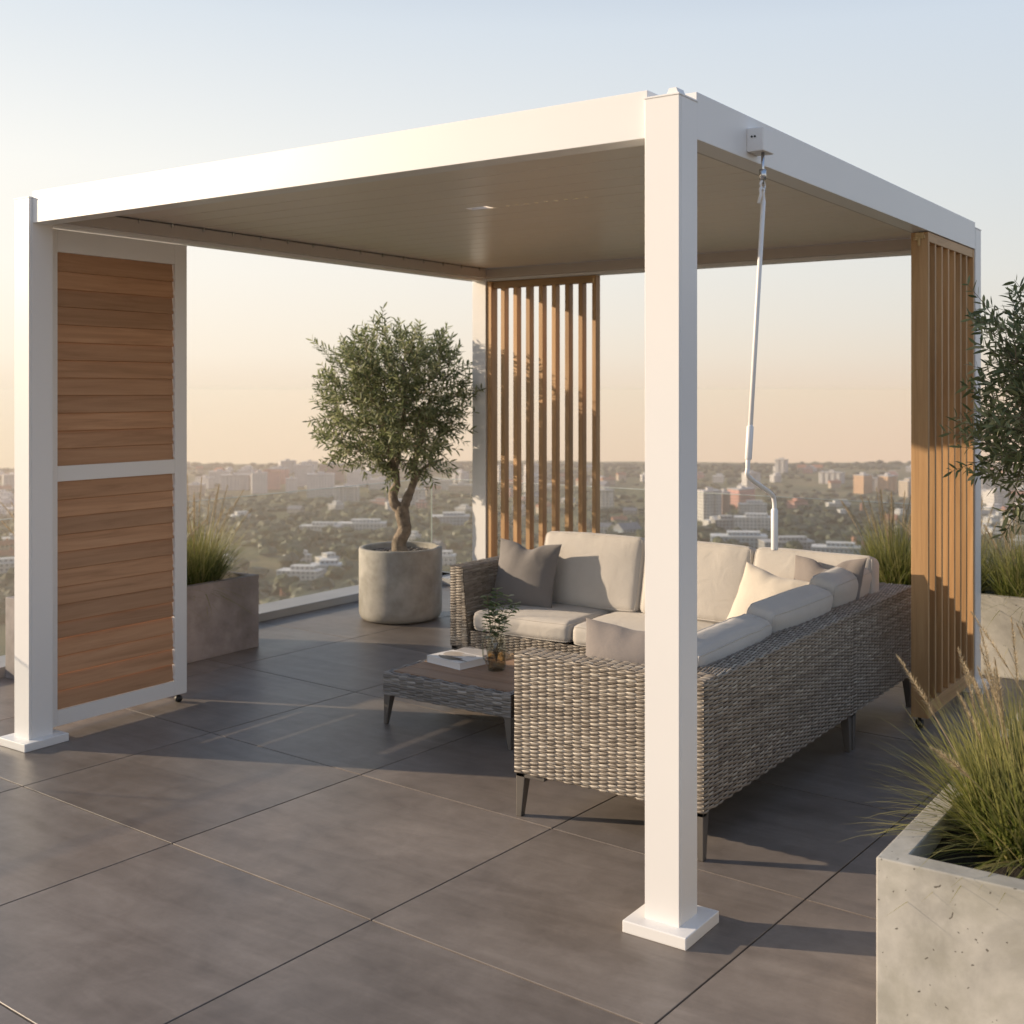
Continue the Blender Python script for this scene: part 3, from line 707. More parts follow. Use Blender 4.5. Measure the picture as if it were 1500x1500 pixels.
m = MB(); m.box(-.125, .125, -.085, .085, 0, .004, mat=bx); m.box(-.125, .125, -.085, .085, .030, .034, mat=bx); m.box(-.125, -.121, -.085, .085, .004, .030, mat=bx); m.build('cover', 'paper_white', bk, False, .001, 1)
m = MB(); m.box(-.120, .122, -.082, .082, .004, .030, mat=bx); m.build('pages', 'paper_white', bk)
def blob(cx, cy, rx, ry, z, seed, n=28, rough=.12):
    m = MB(); vs = []
    for k in range(n):
        a = 2 * math.pi * k / n; q = 1 + rough * noise.noise(Vector((math.cos(a) * 1.5 + seed, math.sin(a) * 1.5, seed)))
        vs.append(bx @ Vector((cx + rx * q * math.cos(a), cy + ry * q * math.sin(a), z)))
    m.add([(v.x, v.y, v.z + .0006) for v in vs], [tuple(range(n))])
    return m
m = blob(-.045, .025, .062, .048, .0342, 2); m.build('cover_stone', 'photo_stone', bk)
m = blob(.0, -.045, .095, .020, .0344, 5, 40, .9); m.build('cover_seaweed', 'photo_black', bk)  # black seaweed printed on the cover
m = blob(.035, .05, .045, .022, .0346, 8); m.build('cover_stone', 'paper_grey', bk)
m = MB(); b2 = TR(-2.085, 1.665, TZ, 0, 0, 4); m.box(-.10, .10, -.06, .06, 0, .014, mat=b2)
o = m.build('magazine', 'paper_grey', None, False, .002, 1); tag(o, 'thin grey magazine at the far edge of the low table', 'magazine')
def cloth(a, b):
    u, v = 2 * a - 1, 2 * b - 1
    z = .012 + .016 * abs(noise.noise(Vector((u * 2.2, v * 2.2, 3.1)))) + .010 * math.sin(u * 5 + v * 2) ** 2 * (1 - abs(u))
    return Vector((-1.945 + .085 * u + .01 * v, 1.69 + .055 * v + .012 * math.sin(u * 4), TZ + z * (1 - .85 * max(abs(u), abs(v)) ** 3)))
m = MB(); vs, fs = grid_surface(cloth, 28, 20); m.add(vs, fs)
o = m.build('napkin', 'tan_cloth', None, True); so_ = o.modifiers.new('thick', 'SOLIDIFY'); so_.thickness = .003; tag(o, 'crumpled tan cloth napkin behind the white book on the table', 'napkin')
VX, VY = -1.787, 1.468
va = thing('vase', (VX, VY, TZ), 'faceted smoky glass jug with a handle holding green sprigs on the table', 'vase')
def facet(prof, n=9, tw=.0):
    m = MB(); vs = []; fs = []
    for i, (r, z) in enumerate(prof):
        for k in range(n):
            a = 2 * math.pi * (k + .5 * (i % 2)) / n; q = 1 + .05 * math.sin(k * 2.3 + i)
            vs.append((VX + r * q * math.cos(a), VY + r * q * math.sin(a), TZ + z))
    for i in range(len(prof) - 1):
        for k in range(n):
            if i % 2 == 0: fs += [(i * n + k, i * n + (k + 1) % n, (i + 1) * n + k), (i * n + (k + 1) % n, (i + 1) * n + (k + 1) % n, (i + 1) * n + k)]
            else: fs += [(i * n + k, i * n + (k + 1) % n, (i + 1) * n + (k + 1) % n), (i * n + k, (i + 1) * n + (k + 1) % n, (i + 1) * n + k)]
    m.add(vs, fs); m.add([vs[k] for k in range(n)], [tuple(range(n))]); return m
facet([(.040, .0), (.046, .03), (.047, .075), (.049, .11), (.043, .14), (.040, .165)]).build('body', 'smoke_glass', va)
m = facet([(.035, .006), (.042, .03), (.043, .075), (.044, .088)]); m.add([(VX + .043 * math.cos(2 * math.pi * k / 18), VY + .043 * math.sin(2 * math.pi * k / 18), TZ + .088) for k in range(18)], [tuple(range(18))]); m.build('water', 'amber_water', va)
m = MB(); hd = -RGT
m.tube(seg_smooth([Vector((VX, VY, TZ + .158)) + hd * .040, Vector((VX, VY, TZ + .162)) + hd * .058, Vector((VX, VY, TZ + .13)) + hd * .066, Vector((VX, VY, TZ + .06)) + hd * .062, Vector((VX, VY, TZ + .04)) + hd * .046]), .0045, 8); m.build('handle', 'smoke_glass', va, True)
m = MB(); m.tube([(VX + .041 * math.cos(2 * math.pi * k / 24), VY + .041 * math.sin(2 * math.pi * k / 24), TZ + .166) for k in range(25)], .0022, 6); m.build('rim', 'smoke_glass', va, True)

def leaf(mb, p, d, up, L, Wd, rnd=None, curl=.15, shape=(.0, .55, 1.0, .8, .35, 0.0)):
    d = d.normalized(); s = d.cross(up)
    s = s.normalized() if s.length > 1e-5 else d.orthogonal().normalized()
    nn = s.cross(d)
    vs = [p]; k = len(shape) - 1
    for i in range(1, k):
        t = i / k; c = p + d * (L * t) - nn * (curl * L * t * t)
        vs += [c - s * (Wd * shape[i] / 2) + nn * (Wd * .12), c, c + s * (Wd * shape[i] / 2) + nn * (Wd * .12)]
    vs.append(p + d * L - nn * curl * L)
    fs = [(0, 2, 1), (0, 3, 2)]
    for i in range(k - 2):
        b = 1 + i * 3; fs += [(b, b + 1, b + 4, b + 3), (b + 1, b + 2, b + 5, b + 4)]
    b = 1 + (k - 2) * 3; e = len(vs) - 1; fs += [(b, b + 1, e), (b + 1, b + 2, e)]
    mb.add(vs, fs, rnd)
sp = thing('sprigs', (VX, VY, TZ + .02), 'small bunch of round-leaved green sprigs standing in the glass jug', 'plant')
ms, ml = MB(), MB()
base = Vector((VX, VY, TZ + .04))
for (dx, dz, n) in ((-.035, .335, 12), (.005, .36, 13), (-.01, .28, 10), (.085, .30, 13), (.03, .25, 9), (-.045, .24, 7), (.05, .33, 10)):
    tip = Vector((VX, VY, TZ + dz * 1.1)) + RGT * (dx * 1.2) + FWD * random.uniform(-.05, .05)
    mid = (base + tip) / 2 + Vector((0, 0, .04)) + RGT * (-.01)
    P = seg_smooth([base, mid, tip], 8); ms.tube(P, [.0022 - .0014 * i / len(P) for i in range(len(P))], 5)
    for q in range(n):
        t = .42 + .58 * q / n; p = P[min(len(P) - 1, int(t * (len(P) - 1)))]
        for sg in (-1, 1):
            d = RGT * sg * random.uniform(.4, 1) + Vector((0, 0, random.uniform(-.2, .7))) + FWD * random.uniform(-.8, .8)
            leaf(ml, p, d, Vector((0, 0, 1)), random.uniform(.026, .042), random.uniform(.019, .030), None if t < .93 else random.uniform(.85, 1), .2, (0, .75, 1.0, .95, .6, 0))
ms.build('stems', 'twig', sp, True); ml.build('leaves', 'sprig_leaf', sp)

# ------------------------------------------------------------------ planters and pot
def planter(x0, x1, y0, y1, h, wall, matn, label):
    t = thing('planter', ((x0 + x1) / 2, (y0 + y1) / 2, 0), label, 'planter', 'rectangular concrete planters')
    m = MB(); w = wall
    O = [(x0, y0), (x1, y0), (x1, y1), (x0, y1)]; I = [(x0 + w, y0 + w), (x1 - w, y0 + w), (x1 - w, y1 - w), (x0 + w, y1 - w)]
    vs = [(a, b, .0) for a, b in O] + [(a, b, h) for a, b in O] + [(a, b, h) for a, b in I] + [(a, b, h - .12) for a, b in I]
    fs = [(3, 2, 1, 0), (12, 13, 14, 15)]
    for k in range(4):
        q = (k + 1) % 4; fs += [(k, q, 4 + q, 4 + k), (4 + k, 4 + q, 8 + q, 8 + k), (8 + k, 8 + q, 12 + q, 12 + k)]
    m.add(vs, fs); m.build('box', matn, t, False, .004, 3)
    m = MB()
    def sf(a, b): x = x0 + w * .9 + a * (x1 - x0 - 1.8 * w); y = y0 + w * .9 + b * (y1 - y0 - 1.8 * w); return (x, y, h - .055 + .02 * noise.noise(Vector((x * 9, y * 9, 0))))
    vs, fs = grid_surface(sf, 24, 24); m.add(vs, fs); m.build('soil', 'soil', t, True)
    return t
planter(.692, 1.27, -.310, 2.25, .5, .062, 'concrete_pale', 'large pale concrete planter of tall grass in the near right corner')
planter(-4.60, -4.03, .655, 1.967, .45, .05, 'concrete_taupe', 'grey taupe concrete planter of grass beside the glass rail behind the louvre screen')
planter(-1.15, 1.35, 3.69, 4.22, .452, .05, 'concrete_pale', 'long sunlit concrete planter of grasses behind the right timber slat screen')
PX, PY = -3.908, 3.14
pot = thing('round_pot', (PX, PY, 0), 'round concrete pot holding the olive tree beside the glass rail', 'pot')
m = MB(); m.lathe(PX, PY, [(0, .004), (.245, .004), (.262, .008), (.278, .022), (.287, .045), (.290, .08), (.290, .492), (.2875, .500), (.281, .5035), (.262, .5035), (.256, .500), (.254, .49), (.254, .42), (0, .42)], 72)
m.build('shell', 'concrete_pot', pot, True, .0, 1)
m = MB()
def ps(a, b):
    r = .255 * a; th = 2 * math.pi * b; return (PX + r * math.cos(th), PY + r * math.sin(th), .462 + .012 * noise.noise(Vector((r * 20 * math.cos(th), r * 20 * math.sin(th), 2))))
vs, fs = grid_surface(ps, 14, 40); m.add(vs, fs); so2 = m.build('soil', 'soil', pot, True)
m = MB()
for k in range(240):
    a = random.random() * 6.283; r = .235 * math.sqrt(random.random()); c = Vector((PX + r * math.cos(a), PY + r * math.sin(a), .468)); s_ = random.uniform(.005, .012)
    vs = [c + Vector((random.uniform(.7, 1.2) * s_ * x, random.uniform(.7, 1.2) * s_ * y, random.uniform(.5, .8) * s_ * z)) for x, y, z in ((1, 0, 0), (-1, 0, 0), (0, 1, 0), (0, -1, 0), (0, 0, 1), (0, 0, -1))]
    m.add(vs, [(0, 2, 4), (2, 1, 4), (1, 3, 4), (3, 0, 4), (2, 0, 5), (1, 2, 5), (3, 1, 5), (0, 3, 5)])
o = m.build('gravel', 'pebble', pot, False); o['kind'] = 'stuff'

# ------------------------------------------------------------------ olive trees
def olive(base, trunk, crown_c, crown_r, ntwig, leafL, seed, label, group):
    rs = random.Random(seed)
    t = thing('olive_tree', base, label, 'tree', group)
    m = MB()
    for P, r in trunk:
        P = seg_smooth(P, 8); n = len(P); rad = []
        for i, p in enumerate(P):
            q = i / (n - 1); rr = r[0] + (r[1] - r[0]) * q
            rad.append(rr * (1 + .16 * noise.noise(p * 14 + Vector((seed, 0, 0)))) * (1 + (.35 * max(0, 1 - q * 6) if r[2] else 0)))
        m.tube(P, rad, 14)
    o = m.build('trunk', 'bark', t, True)
    for v in o.data.vertices:
        c = v.co; v.co = c + Vector((noise.noise(c * 40), noise.noise(c * 40 + Vector((5, 0, 0))), 0)) * .006
    nodes = []
    for P, r in trunk:
        P = seg_smooth(P, 8); k = 0 if not r[2] else int(len(P) * .8); nodes += P[k + 2:]
    bases = []
    cc = Vector(crown_c)
    while len(bases) < ntwig:
        d = Vector((rs.gauss(0, 1), rs.gauss(0, 1), rs.gauss(0, 1))).normalized()
        edge = 1 + .26 * noise.noise(d * 2.1 + Vector((seed, 0, 0))) + .12 * noise.noise(d * 5 + Vector((0, seed, 0)))
        q = rs.random() ** .42 * edge * .90
        p = cc + Vector((d.x * crown_r[0], d.y * crown_r[1], d.z * crown_r[2])) * q
        bases.append((p, d, q))
    bases.sort(key=lambda b: (b[0] - nodes[-1]).length)
    br, lv = MB(), MB()
    for p, d, q in bases:
        near = min(nodes, key=lambda a: (a - p).length + .25 * max(0, (a - cc).length - (p - cc).length))
        L = (p - near).length
        if L > .02:
            mid = (near + p) / 2 + Vector((rs.uniform(-1, 1), rs.uniform(-1, 1), rs.uniform(-.2, .8))) * L * .14
            PP_ = seg_smooth([near, mid, p], 4); r0 = .0022 + .012 * min(L, .4) * (1.2 - q)
            br.tube(PP_, [r0 * (1 - .5 * i / len(PP_)) for i in range(len(PP_))], 5, cap=False)
            nodes += [mid, p]
        else: nodes.append(p)
        # leafy twig
        dirv = (d * .9 + Vector((rs.uniform(-.7, .7), rs.uniform(-.7, .7), rs.uniform(.0, 1.0)))).normalized()
        tl = rs.uniform(.10, .21) * (crown_r[0] / .56); n = int(rs.uniform(7, 11)); tip = p + dirv * tl + Vector((0, 0, -.02 * rs.random()))
        br.tube([p, (p + tip) / 2 + Vector((0, 0, .008)), tip], [.0022, .0016, .0009], 4, cap=False)
        rot = rs.random() * 3
        for i in range(n):
            tt = (i + .6) / n; b = p.lerp(tip, tt)
            ax = dirv.orthogonal().normalized(); ax = Matrix.Rotation(rot + i * 1.57, 3, dirv) @ ax
            for sg in (-1, 1):
                dd = (ax * sg * .85 + dirv * rs.uniform(.4, 1.0) + Vector((0, 0, rs.uniform(-.15, .2)))).normalized()
                l = leafL * rs.uniform(.6, 1.15)
                leaf(lv, b, dd, Vector((rs.uniform(-1, 1), rs.uniform(-1, 1), rs.uniform(.2, 1))), l, l * rs.uniform(.19, .27), rs.random() ** 1.3, rs.uniform(-.1, .2), (0, .8, 1.0, .75, 0))
    br.build('branches', 'twig', t, True); lv.build('crown', 'olive_leaf', t)
    return t
B0_ = Vector((PX, PY, .46))
def off(r, z, fwd=0): return Vector((PX, PY, z)) + RGT * r + FWD * fwd
olive((PX, PY, .46), [
    ([off(.0, .44), off(-.012, .53), off(.028, .62), off(.012, .72), off(.006, .79)], (.052, .048, True)),
    ([off(.006, .75), off(-.045, .81), off(-.052, .88), off(-.028, .95), off(-.045, 1.05), off(-.10, 1.25, -.05), off(-.16, 1.5, -.05)], (.040, .016, False)),
    ([off(.010, .75), off(.055, .86), off(.098, .98), off(.10, 1.10), off(.15, 1.3, .05), off(.2, 1.55, .08)], (.036, .015, False)),
    ([off(.098, .99), off(.17, 1.06, .02), off(.30, 1.12, .04)], (.018, .008, False)),
    ([off(-.04, 1.02), off(-.02, 1.25, .1), off(.02, 1.55, .1), off(.0, 1.8, .1)], (.02, .010, False)),
    ([off(-.045, 1.05), off(-.22, 1.16, -.05), off(-.36, 1.22, -.02)], (.016, .007, False))],
    off(-.045, 1.50), (.55, .55, .575), 800, .057, 4, 'bushy olive tree with a forked trunk growing in the round concrete pot', 'potted olive trees')
QX, QY = .975, 1.95
def off2(r, z, fwd=0): return Vector((QX, QY, z)) + RGT * r + FWD * fwd
olive((QX, QY, .45), [
    ([off2(0, .43), off2(.01, .6), off2(-.015, .8), off2(0, .98)], (.05, .042, True)),
    ([off2(0, .95), off2(-.06, 1.12), off2(-.14, 1.35), off2(-.2, 1.6)], (.034, .014, False)),
    ([off2(0, .95), off2(.07, 1.15), off2(.1, 1.4), off2(.15, 1.7)], (.034, .014, False)),
    ([off2(-.03, 1.05), off2(-.2, 1.18, -.05), off2(-.38, 1.26, -.08)], (.016, .007, False))],
    off2(.0, 1.55), (.63, .63, .53), 1350, .056, 9, 'olive tree rising from the large pale planter at the right edge', 'potted olive trees')

# ------------------------------------------------------------------ ornamental grasses
def grass(cx, cy, z, n, L, spread, nseed, seedL, seed, label, wid=.0042, rad=.09, lean=(0, 0)):
    rs = random.Random(seed); t = thing('ornamental_grass', (cx, cy, z), label, 'grass', 'grass clumps in the concrete planters')
    b = MB(); b.a = []
    def blade(p, az, tilt, ln, w, droop, segs=7):
        d = Vector((math.cos(az) * math.sin(tilt), math.sin(az) * math.sin(tilt), math.cos(tilt))); d.x += lean[0]; d.y += lean[1]; d.normalize()
        side = Vector((-math.sin(az), math.cos(az), 0)); P = [p.copy()]; cur = p.copy(); dd = d.copy()
        for i in range(segs):
            cur = cur + dd * (ln / segs); dd = (dd + Vector((math.cos(az) * .25, math.sin(az) * .25, -1)) * (droop / segs) * (.3 + i / segs * 1.4)).normalized(); P.append(cur.copy())
        return P, side
    for k in range(n):
        a = rs.random() * 6.2832; r = rad * math.sqrt(rs.random()); p = Vector((cx + r * math.cos(a), cy + r * math.sin(a), z - .01))
        az = a + rs.gauss(0, .6); tilt = abs(rs.gauss(0, spread)) + .03; ln = L * rs.uniform(.45, 1.1); w = wid * rs.uniform(.7, 1.2)
        P, s_ = blade(p, az, tilt, ln, w, rs.uniform(.25, 1.1)); m_ = len(P)
        vs = []; al = []
        for i, q in enumerate(P):
            ww = w * (1 - (i / (m_ - 1)) ** 1.6) * .5 + .0002; vs += [q - s_ * ww, q + s_ * ww]; al += [i / (m_ - 1)] * 2
        b.add(vs, [(2 * i, 2 * i + 1, 2 * i + 3, 2 * i + 2) for i in range(m_ - 1)], rs.random() ** 1.2); b.a += al
    b.build('blades', 'grass_blade', t)
    if nseed:
        h = MB()
        for k in range(nseed):
            a = rs.random() * 6.2832; r = rad * .7 * math.sqrt(rs.random()); p = Vector((cx + r * math.cos(a), cy + r * math.sin(a), z))
            P, s_ = blade(p, a + rs.gauss(0, .5), abs(rs.gauss(0, spread * .42)) + .04, seedL * rs.uniform(.75, 1.12), .002, rs.uniform(.1, .45), 9)
            h.tube(P, [.0013] * 7 + [.001] * (len(P) - 7), 4, cap=False)
            tipn = 4; S = seg_smooth(P[-tipn:], 9)
            for i, q in enumerate(S):
                f_ = i / (len(S) - 1); rr = .017 * math.sin(math.pi * min(1, f_ * .92 + .06)) ** .7 * seedL / .6
                d = (S[min(i + 1, len(S) - 1)] - S[max(i - 1, 0)]).normalized()
                for j in range(8):
                    o_ = Matrix.Rotation(rs.random() * 6.28, 3, d) @ d.orthogonal().normalized()
                    e = q + o_ * rr * rs.uniform(.6, 1.3) + d * .014; sd = d.cross(o_) * .0011
                    h.add([q - sd, q + sd, e], [(0, 1, 2)])
        h.build('seed_heads', 'seed_head', t)
grass(.995, .11, .46, 2900, .37, .66, 46, .50, 1, 'big green fountain grass with tan plumes at the front of the near planter', .0062, .17, (.02, 0))
grass(1.0, .66, .45, 1500, .35, .56, 26, .50, 2, 'fountain grass with tan plumes second from the front of the near planter', .0042, .11)
grass(1.0, 1.20, .45, 1000, .33, .52, 18, .48, 3, 'fountain grass in front of the olive trunk in the near planter', .005, .12, (.05, 0))
grass(-4.27, 1.66, .41, 1700, .44, .72, 24, .60, 4, 'grass clump nearest the glass corner in the taupe planter', .0050, .15)
grass(-4.28, 1.24, .41, 1500, .44, .66, 30, .62, 5, 'middle grass clump of the taupe planter by the louvre screen', .0050, .14)
grass(-4.32, .88, .40, 420, .38, .50, 16, .62, 6, 'grass clump at the post end of the taupe planter', .0046, .1)
grass(-.62, 3.95, .42, 1500, .44, .62, 30, .54, 7, 'grass clump behind the sofa corner left of the right slat screen', .0050, .15)
grass(-.22, 3.93, .41, 840, .38, .50, 22, .55, 8, 'grass clump right behind the deep timber slat screen', .0046, .11)
grass(.12, 3.93, .42, 1500, .42, .68, 26, .52, 9, 'grass clump right of the white corner post in the long planter', .0050, .15)
grass(.62, 3.95, .41, 420, .40, .50, 20, .56, 10, 'grass clump at the right picture edge of the long planter', .0046, .11)

# ------------------------------------------------------------------ glass rails
def rail(label, along, c, lo, hi, seams, kin):
    t = thing('glass_railing', ((c, (lo + hi) / 2, 0) if along == 'y' else ((lo + hi) / 2, c, 0)), label, 'railing', 'frameless glass railings')
    pts = [lo] + seams + [hi]; zt = .848
    for a, b in zip(pts[:-1], pts[1:]):
        m = MB(); e = .006
        if along == 'y': m.box(c - .006, c + .006, a + e, b - e, .05, zt)
        else: m.box(a + e, b - e, c - .006, c + .006, .05, zt)
        g_ = m.build('glass_panel', 'clear_glass', t)
        m = MB()
        if along == 'y': m.box(c - .006, c + .006, a + e, b - e, zt + .0004, zt + .0035); m.box(c - .006, c + .006, b - e + .0005, b - e + .003, .05, zt)
        else: m.box(a + e, b - e, c - .006, c + .006, zt + .0004, zt + .0035); m.box(b - e + .0005, b - e + .003, c - .006, c + .006, .05, zt)
        m.build('polished_edge', 'glass_edge', g_)
    m = MB(); k0, k1 = kin
    if along == 'y': m.box(k0, k1, lo, hi, .0, .052); m.box(k1 - .012, k1 + .001, lo, hi, .052, .058)
    else: m.box(lo, hi, k0, k1, .0, .052); m.box(lo, hi, k0 - .001, k0 + .012, .052, .058)
    m.build('base_kerb', 'kerb_concrete', t, False, .003, 2)
rail('frameless glass railing on a low kerb along the left terrace edge behind the round pot', 'y', -4.885, -6.0, 4.62, [-4.4, -2.8, -1.2, .3, 1.95], (-4.92, -4.62))
rail('frameless glass railing along the back terrace edge behind sofa and right planter', 'x', 4.625, -4.87, 8.0, [-2.5, -.5, 1.3, 2.9, 4.5, 6.2], (4.36, 4.66))

# ------------------------------------------------------------------ terrain
def tz(x, y):
    q = Vector((x, y, 0)) - Vector((EYE.x, EYE.y, 0)); r = q.length
    z = -4.0 - max(0, r - 16) * .26
    flat = -120 + 3.5 * noise.noise(Vector((x * .004, y * .004, 0)))
    z = max(z, flat)
    if r > 1500:
        k = min(1, (r - 1500) / 700); z -= 15.5 * k * k
        z += k * (6.5 * noise.noise(Vector((x * .0026 + 3, y * .0026, 1))) + 2.2 * noise.noise(Vector((x * .011, y * .011, 4))))
    if r > 2250: z -= (r - 2250) * .35
    return z
m = MB(); rad = [0, 14, 22, 40, 80, 140, 220, 300, 380, 450, 520] + [560 + 40 * k for k in range(44)] + [2330, 2400]
NA = 200; vs = []
for r in rad:
    for k in range(NA):
        a = 2 * math.pi * k / NA; x, y = EYE.x + r * math.cos(a), EYE.y + r * math.sin(a); vs.append((x, y, tz(x, y)))
fs = [(i * NA + k, i * NA + (k + 1) % NA, (i + 1) * NA + (k + 1) % NA, (i + 1) * NA + k) for i in range(len(rad) - 1) for k in range(NA)]
m.add(vs, [tuple(reversed(f_)) if False else f_ for f_ in fs]); m.build('terrain', 'countryside', None, True)['kind'] = 'structure'

# ------------------------------------------------------------------ the city
OCC = []
def bld(px, base_y, w, dep, h, wall, roof, kind, label, group=None, rot=None, cat='building', D=None):
    D = D or 1688.4 * 120 / (base_y - Y_HOR)
    p = bearing(px, D); z = tz(p.x, p.y); rz = YAW + R_(random.uniform(-14, 14) if rot is None else rot)
    t = thing('building' if cat == 'building' else cat.replace(' ', '_'), (p.x, p.y, z), label, cat, group)
    if D > 1250: h *= 1.2
    OCC.append((p.x, p.y, max(w, dep) * .62)); mt = Matrix.Translation((p.x, p.y, z)) @ Matrix.Rotation(rz, 4, 'Z')
    m = MB()
    def block(x0, x1, y0, y1, z0, z1):
        C = [(x0, y0), (x1, y0), (x1, y1), (x0, y1)]
        for k in range(4):
            a, b = C[k], C[(k + 1) % 4]; L = math.hypot(a[0] - b[0], a[1] - b[1])
            m.uv[len(m.f)] = [(0, 0), (L, 0), (L, z1 - z0), (0, z1 - z0)]
            m.add([mt @ Vector((*a, z0)), mt @ Vector((*b, z0)), mt @ Vector((*b, z1)), mt @ Vector((*a, z1))], [(0, 1, 2, 3)])
    r_ = MB(); hw, hd = w / 2, dep / 2
    if kind == 'slab':
        block(-hw, hw, -hd, hd, -4, h)
        r_.box(-hw - .4, hw + .4, -hd - .4, hd + .4, h, h + .9, mat=mt); r_.box(-w * .14, w * .12, -dep * .2, dep * .2, h + .9, h + 3.4, mat=mt)
    elif kind == 'stripe':   # slab with projecting balcony bays
        block(-hw, hw, -hd, hd, -4, h); n = max(2, int(w / 7))
        for k in range(n):
            c = -hw + (k + .5) * w / n; block(c - w / n * .22, c + w / n * .22, -hd - 1.6, -hd, -4, h - .6)
        r_.box(-hw - .3, hw + .3, -hd - 1.9, hd + .3, h, h + .8, mat=mt); r_.box(-3, 3, -2, 2, h + .8, h + 3.2, mat=mt)
    elif kind == 'flat':
        block(-hw, hw, -hd, hd, -4, h); block(-hw * .4, hw * .75, -hd * .55, hd * .6, h, h + 2.6)
        r_.box(-hw - .3, hw + .3, -hd - .3, hd + .3, h - .35, h + .25, mat=mt); r_.box(-hw * .42, hw * .77, -hd * .57, hd * .62, h + 2.6, h + 3.0, mat=mt)
    else:                    # gabled
        block(-hw, hw, -hd, hd, -4, h); rh = min(dep * .34, 5); e = .6
        P = [(-hw - e, -hd - e, h - .2), (hw + e, -hd - e, h - .2), (hw + e, hd + e, h - .2), (-hw - e, hd + e, h - .2), (-hw - e, 0, h + rh), (hw + e, 0, h + rh)]
        r_.add([mt @ Vector(p_) for p_ in P], [(0, 1, 5, 4), (2, 3, 4, 5), (1, 2, 5), (3, 0, 4), (3, 2, 1, 0)])
        r_.box(hw * .35, hw * .35 + 1.1, -.5, .6, h + rh * .5, h + rh + 1.5, mat=mt)
    m.build('walls', wall, t); r_.build('roof', roof, t)
    return t
# the ones that can be told apart
bld(1039, 760, 19, 14, 28, 'wall_white', 'roof_flat', 'stripe', 'pale grey apartment tower just right of the near post', rot=20)
bld(1060, 752, 9, 10, 22, 'wall_brown', 'roof_flat', 'slab', 'narrow reddish brown tower beside the pale grey tower', rot=25)
bld(1086, 742, 24, 16, 19, 'wall_pink', 'roof_flat', 'slab', 'salmon pink block behind the bend of the hanging crank', rot=38)
bld(1102, 752, 26, 12, 11, 'wall_white', 'roof_white', 'flat', 'low white block under the salmon pink block', rot=5)
bld(1103, 777, 32, 16, 13, 'wall_white', 'roof_white', 'flat', 'long white hall left of the white crank grip', rot=-6)
bld(1060, 777, 19, 14, 11, 'wall_grey', 'roof_flat', 'flat', 'grey flat roofed block left of the long white hall', rot=8)
bld(1082, 802, 42, 18, 9, 'wall_blue', 'roof_white', 'flat', 'wide pale blue low complex above the sofa back right of the near post', rot=-4)
bld(1152, 808, 38, 18, 8, 'wall_grey', 'roof_flat', 'flat', 'grey low hall directly below the crank grip', rot=6)
bld(1225, 818, 34, 15, 9, 'wall_blue', 'roof_white', 'flat', 'bluish white house with flat roof left of the grass behind the sofa', rot=-14)
bld(1264, 721, 18, 14, 18, 'wall_orange', 'roof_flat', 'slab', 'left of two sunlit orange apartment slabs on the far plain', rot=42)
bld(1300, 721, 20, 14, 17, 'wall_orange', 'roof_flat', 'stripe', 'right one of two sunlit orange apartment slabs with bays', rot=42)
bld(1332, 727, 19, 14, 15, 'wall_cream', 'roof_flat', 'flat', 'cream stepped block beside the right timber screen edge', rot=30)
bld(1168, 744, 18, 12, 8, 'wall_pink', 'roof_tile', 'flat', 'small pinkish block right of the crank elbow', rot=30)
bld(1228, 743, 24, 9, 5, 'wall_white', 'roof_white', 'flat', 'thin white hall before the dark woods', rot=10)
bld(887, 744, 15, 12, 20, 'wall_white', 'roof_flat', 'stripe', 'white balconied slab right of the back slat screen', rot=10)
bld(919, 786, 18, 14, 8, 'wall_blue', 'roof_slate', 'gable', 'slate roofed blue grey villa left of the near post', rot=32)
bld(885, 780, 12, 9, 7, 'wall_white', 'roof_slate', 'gable', 'small white gabled house right of the slat screen foot', rot=-10)
bld(508, 735, 25, 14, 17, 'wall_white', 'roof_flat', 'stripe', 'white ribbed apartment slab under the olive crown left of its trunk', rot=0)
bld(470, 726, 30, 14, 22, 'wall_white', 'roof_flat', 'slab', 'tall white block behind the left end of the ribbed slab', rot=8)
bld(427, 720, 13, 11, 14, 'wall_white', 'roof_flat', 'slab', 'slim white tower in the skyline left of the olive tree', rot=15)
bld(380, 720, 18, 12, 20, 'wall_white', 'roof_flat', 'slab', 'pale tower with roof house above the glass edge', rot=20)
bld(392, 716, 30, 12, 18, 'wall_pink', 'roof_tile', 'slab', 'rosy brown block beside the pale tower in the left skyline', rot=10)
bld(345, 716, 34, 13, 15, 'wall_white', 'roof_flat', 'stripe', 'wide pale apartment block right of the louvre screen', rot=12)
bld(300, 714, 20, 12, 11, 'wall_white', 'roof_flat', 'slab', 'low pale block closest to the louvre screen', rot=-20)
bld(440, 846, 27, 12, 7.5, 'wall_white', 'roof_white', 'flat', 'modern white villa with dark openings left of the round pot', rot=-8)
bld(478, 833, 20, 12, 6, 'wall_blue', 'roof_white', 'flat', 'pale blue low house just left of the round pot', rot=10)
bld(530, 772, 42, 14, 6, 'wall_white', 'roof_white', 'flat', 'long white low hall behind the olive trunk', rot=3)
bld(470, 776, 34, 12, 5, 'wall_white', 'roof_white', 'flat', 'white low sheds left of the long hall', rot=-5)
bld(660, 764, 34, 16, 8, 'wall_blue', 'roof_white', 'flat', 'pale blue hall between the olive trunk and the back post', rot=6)
